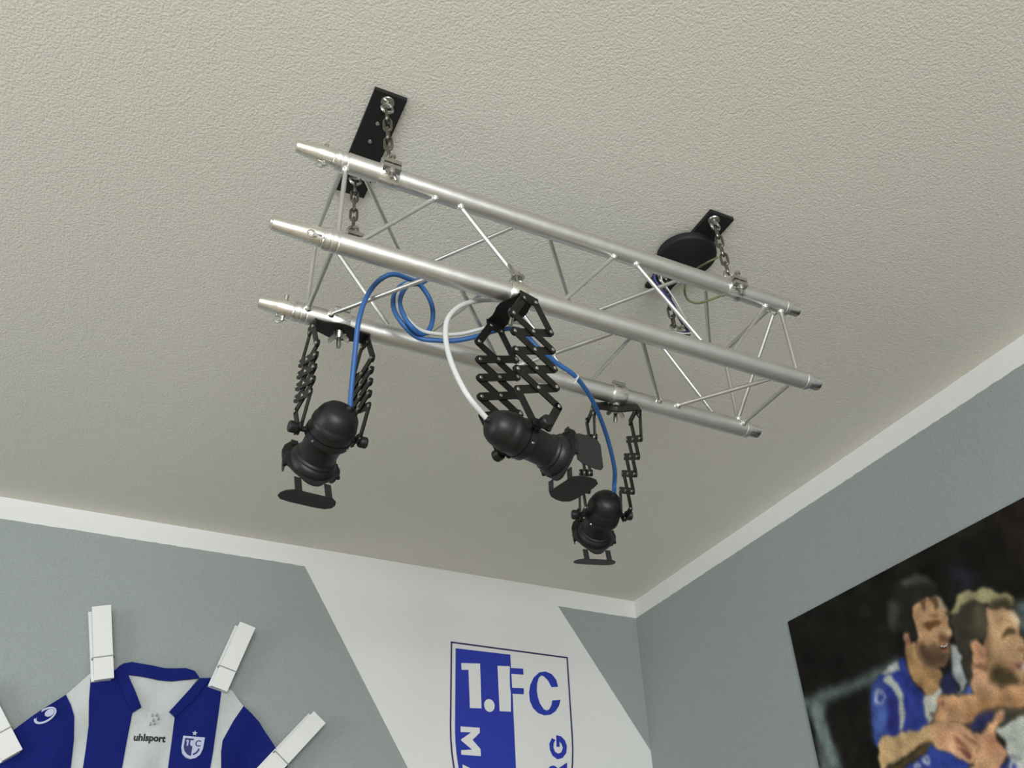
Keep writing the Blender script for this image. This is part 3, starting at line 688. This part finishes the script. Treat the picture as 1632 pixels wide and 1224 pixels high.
cloth([(.1792, 1.8557), (.1500, 1.8368), (.1540, 1.6905), (.157, HEM), (.286, HEM), (.2940, 1.699), (.2860, 1.8392), (.2579, 1.8517), (.2180, 1.8480)], 'centre_panel', 'jersey_white', jer, lift=-0.0035)
cloth([(.0241, 1.9417), (.0864, 1.9557), (.1150, 1.948), (.1700, 1.850)] + cL + bL[::-1][:-1], 'stripe_panel', 'jersey_blue', jer)
cloth([(.3281, 1.9576), (.3596, 1.9634)] + bR + cR[::-1] + [(.268, 1.848)], 'stripe_panel', 'jersey_blue', jer)
cloth([(.0864, 1.9557), (.124, 1.9482), (.1792, 1.8557), (.1584, 1.8368), (.1300, 1.875)], 'collar_flap', 'jersey_blue', jer, lift=0.006, thick=0.004)
cloth([(.3281, 1.9576), (.3596, 1.9634), (.3200, 1.890), (.2772, 1.8392), (.2579, 1.8517)], 'collar_flap', 'jersey_blue', jer, lift=0.006, thick=0.004)
cloth([(-.0263, 1.8748), (.0241, 1.9417)] + [(x + .008, z) for x, z in bL[1:]] + [(x - .008, z) for x, z in wL[::-1][:-1]], 'side_panel', 'jersey_white', jer, lift=-0.0035)
cloth([(.3959, 1.9419), (.4302, 1.9334), wR[0]] + [(x + .008, z) for x, z in wR[1:]] + [(x - .008, z) for x, z in bR[::-1][:-1]], 'side_panel', 'jersey_white', jer, lift=-0.0035)
cloth([(-.0263, 1.8748)] + wL[1:5] + [(.034, 1.645), (-.075, 1.590), (-.240, 1.655), (-.1850, 1.712), (-.133, 1.7674)], 'sleeve', 'jersey_blue', jer, lift=0.0)
cloth([(.4697, 1.8905), (.5241, 1.847), (.5534, 1.8086), (.5861, 1.7651), (.62, 1.716), (.665, 1.658), (.530, 1.590), (.431, 1.645)] + wR[1:5][::-1], 'sleeve', 'jersey_blue', jer, lift=0.0)
m = MB()      # small lacing at the neck
for (x, z) in ((.214, 1.838), (.226, 1.840), (.219, 1.824), (.224, 1.815), (.213, 1.812), (.232, 1.830)):
    m.box((x - .002, JY - .010 - fold(x, z), z - .0035), (x + .002, JY - .0005 - fold(x, z), z + .0035))
m.build('neck_lacing', 'peg_seam', jer, smooth=False)['kind'] = 'stuff'
fy = lambda x0: (lambda x, y: fold(x + x0, 1.776))
text_mesh('uhlsport', 0.026, 'print_black', Matrix(((1, 0, 0, 0.2195), (0, 0, -1, JY + 0.0028), (0, 1, 0, 1.7755), (0, 0, 0, 1))) @ Matrix.Rotation(0.035, 4, 'Z'), 'maker_lettering', jer, 0.0011, 0.0008, 0.98, dy=fy(0.2195))
def jerM(x, z, l): return Matrix(((1, 0, 0, x), (0, 0, -1, JY - l - fold(x, z)), (0, 1, 0, z), (0, 0, 0, 1)))
bd = jerM(0.3395, 1.757, 0.0022)
bs = [(-.0305, .030), (.0305, .030), (.0300, -.002), (.025, -.018), (.014, -.028), (0, -.032), (-.014, -.028), (-.025, -.018), (-.0300, -.002)]
bdg = MB().prism(bs, -.006, .0006).build('badge', 'print_lilac', jer, M=bd, smooth=False)
MB().prism([(-.0245, .024), (.000, .024), (.000, -.024), (-.010, -.021), (-.020, -.012), (-.0245, 0)], .0006, .0011).build('badge_field', 'print_navy', bdg, M=bd, smooth=False)
MB().prism([(-.020, .019), (-.013, .019), (-.013, .003), (-.017, .003), (-.017, .015), (-.020, .015)], .0011, .0016).build('badge_one', 'print_lilac', bdg, M=bd, smooth=False)
MB().prism([(-.008, .019), (.000, .019), (.000, .003), (-.004, .003), (-.008, .008)], .0011, .0016).build('badge_letter', 'print_lilac', bdg, M=bd, smooth=False)
text_mesh('C', .024, 'print_navy', bd @ T((.014, .011, .0009)), 'badge_letter', bdg, .0004)
ring = [(.021*math.cos(a), .021*math.sin(a) - .001) for a in [math.radians(-75 + 9*i) for i in range(9)]]
MB().prism(ring + [(x*.78, y*.78) for x, y in ring[::-1]], .0006, .0011).build('badge_lettering', 'print_navy', bdg, M=bd, smooth=False)
st = [((.0078 if i % 2 == 0 else .0033)*math.sin(math.pi*i/5), (.0078 if i % 2 == 0 else .0033)*math.cos(math.pi*i/5) + .0395) for i in range(10)]
MB().prism(st, -.003, .0006).build('star', 'print_lilac', jer, M=bd, smooth=False)
sl = jerM(-0.064, 1.810, 0.0018) @ Matrix.Rotation(math.radians(42), 4, 'Z')
oe = [(.0300*math.cos(a), .0185*math.sin(a)) for a in [2*math.pi*i/24 for i in range(24)]]
ie = [(.0245*math.cos(a) + .001, .0135*math.sin(a)) for a in [2*math.pi*i/24 for i in range(24)]]
n = 24; v = [(x, y, z) for z in (-.004, .0006) for x, y in oe + ie]; f = []
for i in range(n):
    j = (i + 1) % n
    f += [(i, j, n+j, n+i), (2*n+i, 3*n+i, 3*n+j, 2*n+j), (i, 2*n+i, 2*n+j, j), (n+i, n+j, 3*n+j, 3*n+i)]
MB().add(v, f).build('sleeve_emblem', 'print_lilac', jer, M=sl, smooth=False)
MB().prism([(.012 + .0125*math.cos(a), .0095*math.sin(a)) for a in [2*math.pi*i/18 for i in range(18)]], -.004, .0006).build('sleeve_emblem', 'print_lilac', jer, M=sl, smooth=False)

# ------------------------------------------------------------------ wooden pegs
def peg(tip, top, label):
    """two wooden legs with a wire spring; tip = end gripping the cloth"""
    tip, top = Vector((tip[0], 0, tip[1])), Vector((top[0], 0, top[1]))
    d = (top - tip).normalized(); L = (top - tip).length; side = Vector((0, -1, 0)).cross(d); hw = 0.026
    M = Matrix((side, d, Vector((0, -1, 0)))).transposed().to_4x4(); M.translation = (tip.x, YB, tip.z)      # local: x side, y up the peg, z out of the wall
    t = link('clothes_peg', None, None, M); tag(t, label, 'clothes peg', 'white pegs holding the jersey'); t.empty_display_size = 0.05
    def leg(s):
        m = MB(); yk = L*0.30
        prof = [(0, 0.033), (0, 0.046), (yk - .002, 0.050), (yk - .001, 0.0475), (yk + .001, 0.0475), (yk + .002, 0.050), (L, 0.060), (L, 0.049), (yk + .02, 0.0385), (yk, 0.0375), (yk - .02, 0.037)]
        if s < 0: prof = [(y, 0.0455 - (z - 0.0335)*1.0 - 0.012) for y, z in prof]
        n = len(prof); ox = 0 if s > 0 else 0.007
        v = [(sx*hw + ox, y, z) for sx in (-1, 1) for y, z in prof]
        fcs = [tuple(range(n)), tuple(range(2*n - 1, n - 1, -1))] + [(i, n + i, n + (i+1) % n, (i+1) % n) for i in range(n)]
        return m.add(v, fcs)
    leg(1).build('front_leg', 'peg_white', t, M=M, smooth=False)
    rear = leg(-1)
    zmin = min(p.z for p in rear.v)
    if zmin < 0.0005:
        for p in rear.v: p.z = 0.0005 + (p.z - zmin) * (0.030 / (max(q.z for q in rear.v) - zmin)) if False else max(p.z, 0.0005)
    rear.build('rear_leg', 'peg_white', t, M=M, smooth=False)
    yk = L*0.30
    wire = [(-hw - .003, yk, 0.006), (-hw - .003, yk, 0.048), (-hw, yk, 0.0495), (hw, yk, 0.0495), (hw + .003, yk, 0.048), (hw + .003, yk, 0.006)]
    MB().tube(wire, 0.0018, 8).build('spring', 'peg_seam', t, M=M)
peg((0.0627, 1.9195), (0.0075, 2.1267), 'upright white wooden peg on the left jersey shoulder')
peg((0.3852, 1.9262), (0.4390, 2.1272), 'slanted white wooden peg on the right jersey shoulder')
peg((0.5539, 1.6895), (0.6965, 1.8670), 'white wooden peg on the right jersey sleeve hem')
peg((-0.1164, 1.6985), (-0.2590, 1.8760), 'white wooden peg on the left jersey sleeve, cut by the frame edge')

# ------------------------------------------------------------------ poster with printed photograph
PRINT = [
 ((36,30,28),40,[(1266,2113),(1015,2099),(1131,1840),(1236,1872)]),
 ((88,100,96),14,[(2035,1830),(1946,1834),(1827,1828),(1707,1826),(1654,1837),(1659,1814),(1752,1797),(1837,1800),(1944,1798),(1961,1774),(1964,1713),(1945,1660),(1943,1578),(2036,1596),(2012,1737)]),
 ((108,122,116),8,[(2013,1808),(1969,1808),(1972,1758),(1963,1688),(1953,1624),(1983,1630),(2003,1722)]),
 ((88,102,100),14,[(1288,1847),(1189,1842),(1241,1723),(1292,1771)]),
 ((38,40,52),20,[(1414,1997),(1363,1946),(1382,1917),(1423,1939)]),
 ((42,56,136),4,[(1778,1777),(1755,1801),(1723,1810),(1663,1822),(1642,1839),(1638,1814),(1636,1776),(1625,1746),(1608,1724),(1617,1707),(1622,1680),(1622,1647),(1661,1628),(1712,1641),(1770,1655),(1806,1644),(1811,1650),(1799,1711)]),
 ((72,98,168),18,[(1774,1776),(1755,1796),(1731,1789),(1734,1749),(1746,1697),(1770,1666),(1807,1656),(1796,1705)]),
 ((42,42,112),16,[(1716,1767),(1702,1745),(1702,1710),(1715,1665),(1760,1669),(1739,1710)]),
 ((172,176,166),4,[(1726,1812),(1694,1822),(1662,1824),(1664,1806),(1684,1802),(1714,1807)]),
 ((170,175,165),4,[(1730,1797),(1707,1806),(1690,1795),(1679,1771),(1677,1743),(1682,1705),(1694,1679),(1707,1660),(1716,1662),(1699,1710),(1696,1743),(1705,1774)]),
 ((150,160,190),4,[(1736,1757),(1741,1750),(1747,1745),(1754,1744),(1761,1746),(1766,1751),(1768,1758),(1767,1766),(1763,1773),(1756,1778),(1749,1779),(1742,1777),(1737,1772),(1735,1765)]),
 ((60,75,150),4,[(1741,1757),(1744,1753),(1747,1750),(1751,1748),(1755,1749),(1757,1752),(1758,1757),(1757,1762),(1754,1766),(1751,1770),(1747,1771),(1743,1770),(1741,1767),(1740,1762)]),
 ((165,172,195),3,[(1742,1765),(1743,1763),(1745,1762),(1747,1761),(1749,1762),(1751,1763),(1751,1765),(1751,1768),(1750,1770),(1748,1771),(1746,1772),(1744,1771),(1742,1770),(1742,1767)]),
 ((34,46,115),8,[(1649,1795),(1639,1760),(1612,1722),(1622,1713),(1658,1755)]),
 ((38,42,72),6,[(1551,1756),(1506,1761),(1511,1706),(1532,1702),(1560,1710)]),
 ((152,157,157),4,[(1488,1809),(1470,1803),(1474,1756),(1475,1721),(1499,1703),(1517,1700),(1504,1709),(1507,1728),(1507,1761)]),
 ((62,76,145),4,[(1510,1699),(1497,1702),(1469,1713),(1468,1695),(1477,1685)]),
 ((182,182,174),4,[(1607,1726),(1578,1727),(1558,1737),(1557,1712),(1576,1700),(1573,1686),(1594,1677),(1606,1664),(1626,1653),(1622,1680),(1620,1710)]),
 ((45,42,40),3,[(1612,1677),(1599,1681),(1598,1673),(1609,1670)]),
 ((168,130,86),5,[(1629,1852),(1588,1856),(1592,1816),(1571,1783),(1540,1768),(1543,1752),(1561,1730),(1582,1718),(1602,1724),(1624,1753),(1635,1785),(1635,1821)]),
 ((140,104,68),12,[(1596,1797),(1547,1770),(1555,1739),(1581,1758)]),
 ((176,136,98),4,[(1562,1944),(1537,1947),(1508,1944),(1491,1947),(1480,1939),(1469,1919),(1466,1894),(1471,1880),(1472,1860),(1474,1839),(1483,1835),(1490,1832),(1488,1820),(1492,1807),(1504,1788),(1525,1774),(1553,1773),(1576,1789),(1590,1811),(1593,1834),(1584,1858),(1578,1886),(1573,1914)]),
 ((196,182,158),8,[(1492,1946),(1480,1938),(1470,1917),(1468,1894),(1480,1893),(1485,1916)]),
 ((186,142,106),10,[(1558,1903),(1545,1868),(1519,1859),(1531,1846),(1566,1854),(1575,1879)]),
 ((38,36,32),4,[(1653,1950),(1644,1972),(1629,1985),(1607,2006),(1580,2021),(1551,2024),(1526,2025),(1524,2016),(1499,2004),(1480,1984),(1472,1959),(1471,1931),(1480,1939),(1491,1948),(1508,1944),(1537,1947),(1560,1945),(1574,1921),(1576,1894),(1577,1862),(1586,1856),(1602,1874),(1618,1890),(1651,1900),(1655,1932)]),
 ((92,68,48),5,[(1539,1951),(1535,1913),(1514,1942)]),
 ((96,74,52),6,[(1507,1945),(1498,1906),(1488,1917),(1485,1943)]),
 ((72,68,62),14,[(1641,1971),(1616,1981),(1605,1957),(1621,1926),(1652,1908),(1651,1936)]),
 ((78,76,68),10,[(1586,2017),(1553,2018),(1523,2013),(1489,1991),(1480,1966),(1493,1980),(1524,1992),(1572,2002)]),
 ((96,66,40),5,[(1546,1886),(1521,1891),(1497,1886),(1490,1877),(1504,1869),(1530,1869),(1542,1875)]),
 ((120,84,54),6,[(1524,1903),(1496,1898),(1490,1890),(1513,1893)]),
 ((70,56,42),4,[(1480,1891),(1466,1892),(1466,1882),(1479,1882)]),
 ((204,166,130),5,[(1501,1856),(1475,1850),(1474,1839),(1494,1839)]),
 ((120,86,64),5,[(1514,1844),(1483,1834),(1491,1824),(1506,1826),(1525,1824),(1520,1836)]),
 ((84,64,47),9,[(1583,1848),(1552,1831),(1529,1825),(1527,1810),(1512,1802),(1494,1803),(1503,1788),(1525,1774),(1553,1773),(1576,1789),(1591,1813)]),
 ((110,84,62),8,[(1552,1832),(1524,1827),(1530,1811),(1556,1813)]),
 ((72,32,30),3,[(1527,1820),(1490,1818),(1499,1809),(1519,1808)]),
 ((205,196,184),2,[(1519,1820),(1491,1818),(1495,1814),(1511,1815)]),
 ((172,124,100),4,[(1620,1887),(1608,1886),(1603,1870),(1610,1845),(1620,1845),(1624,1860)]),
 ((120,82,64),4,[(1616,1879),(1610,1876),(1612,1858),(1619,1859)]),
 ((188,142,106),5,[(1439,1775),(1398,1754),(1391,1694),(1406,1656),(1465,1672),(1472,1704)]),
 ((192,152,112),4,[(1365,1865),(1313,1847),(1299,1832),(1293,1808),(1291,1794),(1301,1778),(1295,1755),(1292,1744),(1302,1737),(1311,1726),(1310,1713),(1316,1702),(1326,1690),(1333,1676),(1342,1669),(1380,1675),(1412,1697),(1406,1743),(1400,1776),(1385,1813)]),
 ((210,194,164),8,[(1311,1844),(1297,1832),(1292,1796),(1302,1794),(1308,1814)]),
 ((128,98,68),12,[(1379,1839),(1370,1824),(1385,1780),(1392,1760),(1391,1723),(1410,1718),(1405,1748),(1402,1775)]),
 ((60,56,47),6,[(1463,1880),(1426,1900),(1384,1892),(1360,1876),(1368,1846),(1373,1825),(1394,1794),(1424,1803),(1438,1786),(1448,1751),(1469,1706),(1473,1742),(1468,1796),(1474,1818),(1468,1853)]),
 ((88,80,62),16,[(1390,1877),(1368,1857),(1386,1813),(1411,1811),(1408,1849)]),
 ((150,141,102),6,[(1463,1885),(1441,1899),(1422,1919),(1401,1919),(1386,1920),(1376,1911),(1361,1915),(1346,1911),(1324,1898),(1301,1876),(1280,1864),(1282,1854),(1292,1845),(1315,1850),(1349,1862),(1363,1877),(1384,1891),(1411,1895),(1442,1886)]),
 ((64,57,40),8,[(1358,1865),(1332,1872),(1307,1869),(1284,1853),(1295,1840),(1328,1850)]),
 ((192,142,106),4,[(1431,1803),(1410,1797),(1400,1776),(1401,1750),(1412,1741),(1425,1753),(1440,1761)]),
 ((128,90,64),6,[(1446,1761),(1428,1752),(1413,1740),(1402,1747),(1404,1734),(1417,1730),(1438,1744),(1449,1751)]),
 ((165,116,84),6,[(1426,1791),(1411,1786),(1408,1765),(1416,1757),(1424,1771)]),
 ((86,66,42),5,[(1349,1789),(1326,1797),(1305,1788),(1311,1781),(1329,1782),(1349,1781)]),
 ((150,104,76),5,[(1321,1748),(1304,1745),(1308,1736),(1321,1740)]),
 ((138,106,74),16,[(1392,1771),(1368,1739),(1335,1729),(1354,1706),(1400,1702),(1405,1737)]),
 ((74,61,40),10,[(1415,1724),(1388,1732),(1354,1706),(1338,1683),(1346,1669),(1380,1674),(1415,1698)]),
 ((118,68,60),4,[(1351,1721),(1323,1720),(1312,1712),(1314,1707),(1335,1707)]),
 ((190,176,170),5,[(1324,1716),(1310,1714),(1319,1695),(1327,1700)]),
 ((66,60,48),10,[(1515,1629),(1488,1645),(1432,1652),(1333,1634),(1350,1596),(1401,1609),(1434,1626),(1478,1602),(1499,1605)]),
 ((44,48,88),7,[(1512,1628),(1492,1641),(1448,1648),(1427,1638),(1447,1623),(1476,1605),(1498,1606)]),
 ((188,141,100),5,[(1583,1702),(1562,1711),(1527,1701),(1473,1688),(1431,1687),(1393,1680),(1306,1667),(1325,1623),(1409,1642),(1446,1651),(1476,1647),(1501,1635),(1526,1631),(1550,1643),(1579,1646),(1608,1658),(1592,1676),(1571,1690),(1582,1697)]),
 ((130,80,66),4,[(1572,1695),(1557,1693),(1563,1688),(1573,1689)]),
 ((160,116,76),14,[(1514,1660),(1439,1668),(1345,1648),(1352,1630),(1433,1648),(1481,1648),(1510,1633)]),
 ((190,156,110),5,[(1802,1647),(1780,1663),(1735,1657),(1686,1655),(1638,1655),(1606,1655),(1550,1643),(1526,1630),(1506,1607),(1497,1585),(1508,1570),(1524,1550),(1542,1548),(1578,1575),(1614,1598),(1629,1614),(1667,1614),(1722,1603),(1776,1594),(1813,1578),(1805,1626)]),
 ((200,150,114),8,[(1607,1653),(1551,1642),(1526,1629),(1507,1606),(1497,1585),(1508,1570),(1524,1550),(1542,1548),(1578,1575),(1614,1598),(1624,1620)]),
 ((80,68,42),8,[(1806,1579),(1758,1596),(1707,1602),(1667,1613),(1627,1619),(1620,1609),(1662,1592),(1721,1582),(1752,1568)]),
 ((46,62,146),4,[(1630,1610),(1614,1598),(1578,1575),(1543,1546),(1561,1475),(1788,1518),(1721,1582),(1662,1594)]),
 ((142,94,70),4,[(1561,1616),(1549,1602),(1519,1571),(1524,1568),(1560,1598)]),
 ((142,94,70),4,[(1569,1598),(1556,1585),(1525,1555),(1535,1553),(1565,1584)]),
 ((142,94,70),4,[(1546,1624),(1521,1606),(1502,1584),(1506,1581),(1529,1602)]),
 ((110,70,56),6,[(1556,1584),(1532,1574),(1524,1557),(1539,1557)]),
 ((176,180,170),5,[(1445,1601),(1418,1607),(1396,1610),(1333,1604),(1402,1446),(1466,1458),(1434,1537),(1430,1567)]),
 ((60,60,60),6,[(1424,1617),(1408,1619),(1400,1611),(1420,1603)]),
 ((196,146,110),5,[(1506,1607),(1486,1601),(1467,1606),(1445,1620),(1429,1632),(1413,1633),(1407,1624),(1419,1614),(1440,1602),(1452,1588),(1446,1567),(1433,1553),(1428,1543),(1446,1538),(1470,1509),(1554,1527),(1524,1550),(1500,1579)]),
 ((172,118,86),14,[(1470,1600),(1450,1589),(1452,1566),(1469,1545),(1482,1565)]),
 ((205,160,124),10,[(1505,1557),(1486,1548),(1502,1531),(1511,1541)]),
 ((44,48,104),4,[(1490,1462),(1460,1522),(1432,1539),(1433,1516),(1456,1456)]),
 ((178,182,190),3,[(1648,1577),(1651,1573),(1656,1571),(1662,1570),(1668,1571),(1672,1574),(1674,1578),(1674,1583),(1671,1587),(1666,1590),(1660,1591),(1654,1590),(1649,1586),(1647,1582)]),
 ((48,58,130),3,[(1655,1579),(1657,1577),(1659,1576),(1661,1575),(1664,1576),(1666,1577),(1667,1579),(1666,1582),(1665,1584),(1663,1585),(1660,1585),(1658,1585),(1656,1583),(1655,1581)]),
 ((178,182,190),3,[(1681,1571),(1684,1568),(1688,1566),(1693,1565),(1697,1566),(1701,1569),(1703,1572),(1702,1576),(1700,1579),(1696,1581),(1691,1582),(1686,1581),(1683,1578),(1681,1575)]),
 ((48,58,130),3,[(1688,1572),(1688,1571),(1690,1570),(1692,1570),(1694,1570),(1696,1571),(1697,1573),(1696,1574),(1695,1576),(1694,1577),(1692,1577),(1690,1577),(1688,1576),(1687,1574)]),
 ((178,182,190),3,[(1416,1513),(1419,1509),(1424,1507),(1429,1506),(1435,1507),(1439,1510),(1440,1514),(1440,1518),(1437,1523),(1432,1525),(1426,1526),(1421,1525),(1417,1522),(1415,1518)]),
 ((48,58,130),3,[(1423,1515),(1424,1513),(1426,1512),(1429,1511),(1431,1512),(1432,1513),(1433,1515),(1433,1517),(1432,1519),(1429,1520),(1427,1521),(1425,1520),(1423,1519),(1422,1517)]),
 ((120,124,128),5,[(1425,1541),(1421,1532),(1402,1534),(1401,1525),(1416,1527),(1430,1530)]),
]
def make_poster():
    y1, y0, z1, z0, step = 2.0295, 0.5295, 0.98886 + CZ, 0.98886 + CZ - 1.0, 0.003
    ny, nz = int(round((y1 - y0)/step)) + 1, int(round((z1 - z0)/step)) + 1
    Yg, Zg = np.meshgrid(np.linspace(y1, y0, ny), np.linspace(z1, z0, nz))       # rows from the top, columns from the far edge
    img = np.empty((nz, ny, 3)); img[:] = (26, 25, 22)
    rng = np.random.default_rng(4)
    def blur(a, r):
        r = int(round(r))
        if r < 1: return a
        for ax in (0, 1):
            for _ in range(2):
                p = np.pad(a, [(r + 1, r) if k == ax else (0, 0) for k in range(a.ndim)], mode='edge')
                c = np.cumsum(p, axis=ax)
                a = (np.take(c, range(2*r + 1, c.shape[ax]), axis=ax) - np.take(c, range(0, c.shape[ax] - 2*r - 1), axis=ax)) / (2*r + 1)
        return a
    def soft(n): return blur(rng.standard_normal((nz, ny)), n)
    wy, wz = soft(2), soft(2); Yw = Yg + wy / wy.std() * 0.0022; Zw = Zg + wz / wz.std() * 0.0022      # ragged, photographic edges
    t = soft(10); img += (t / t.std() * 2.5)[..., None]
    for col, bl, poly in PRINT:
        P = np.array(poly) / 1000.0
        ins = np.zeros(Yg.shape, bool)
        for i in range(len(P)):
            (ya, za), (yb, zb) = P[i], P[i-1]
            if za == zb: continue
            hit = ((za > Zw) != (zb > Zw)) & (Yw < (yb - ya) * (Zw - za) / (zb - za) + ya)
            ins ^= hit
        a = blur(ins.astype(float), bl / 3.0 * 0.6)[..., None]
        img = img * (1 - a) + np.array(col, float) * a
    t = soft(3); img *= (1 + 0.06 * t / t.std())[..., None]
    img *= (1 + 0.04 * rng.standard_normal((nz, ny)))[..., None]
    img = img * 0.9 + img.mean(axis=2, keepdims=True) * 0.1
    img = np.clip(img, 4, 255) / 255.0
    lin = np.where(img <= 0.04045, img / 12.92, ((img + 0.055) / 1.055) ** 2.4) * POSTER_GAIN
    lin = np.clip(lin, 0, 0.9)
    xs = XR - 0.008
    t = thing('football_poster', (XR - 0.008, y0 + (y1 - y0)/2, z0), 'large dark poster of two embracing bearded footballers in blue jerseys on the right wall', 'poster')
    V = np.stack([np.full(Yg.size, xs), Yg.ravel(), Zg.ravel()], 1)
    loc = np.array(WORLD[t.name].translation)
    idx = np.arange(ny*nz).reshape(nz, ny)
    Fq = np.stack([idx[:-1, :-1], idx[:-1, 1:], idx[1:, 1:], idx[1:, :-1]], -1).reshape(-1, 4)
    me = bpy.data.meshes.new('printed_picture')
    me.vertices.add(len(V)); me.vertices.foreach_set('co', (V - loc).astype(np.float32).ravel())
    me.loops.add(Fq.size); me.loops.foreach_set('vertex_index', Fq.ravel().astype(np.int32))
    me.polygons.add(len(Fq)); me.polygons.foreach_set('loop_start', np.arange(0, Fq.size, 4, dtype=np.int32))
    me.update(); me.validate()
    at_ = me.color_attributes.new('print', 'FLOAT_COLOR', 'POINT')
    at_.data.foreach_set('color', np.concatenate([lin.reshape(-1, 3), np.ones((ny*nz, 1))], 1).astype(np.float32).ravel())
    m = bpy.data.materials.new('poster_print'); m.use_nodes = True; nt = m.node_tree; b = nt.nodes['Principled BSDF']
    ca = nt.nodes.new('ShaderNodeAttribute'); ca.attribute_name = 'print'
    nt.links.new(ca.outputs['Color'], b.inputs['Base Color']); b.inputs['Roughness'].default_value = 0.8; b.inputs['Specular IOR Level'].default_value = 0.08
    me.materials.append(m)
    link('printed_picture', me, t, T(WORLD[t.name].translation))
    MB().box((xs + 0.0004, y0, z0), (XR, y1, z1)).build('backing_board', 'print_black', t, smooth=False)
POSTER_GAIN = 1.15
make_poster()
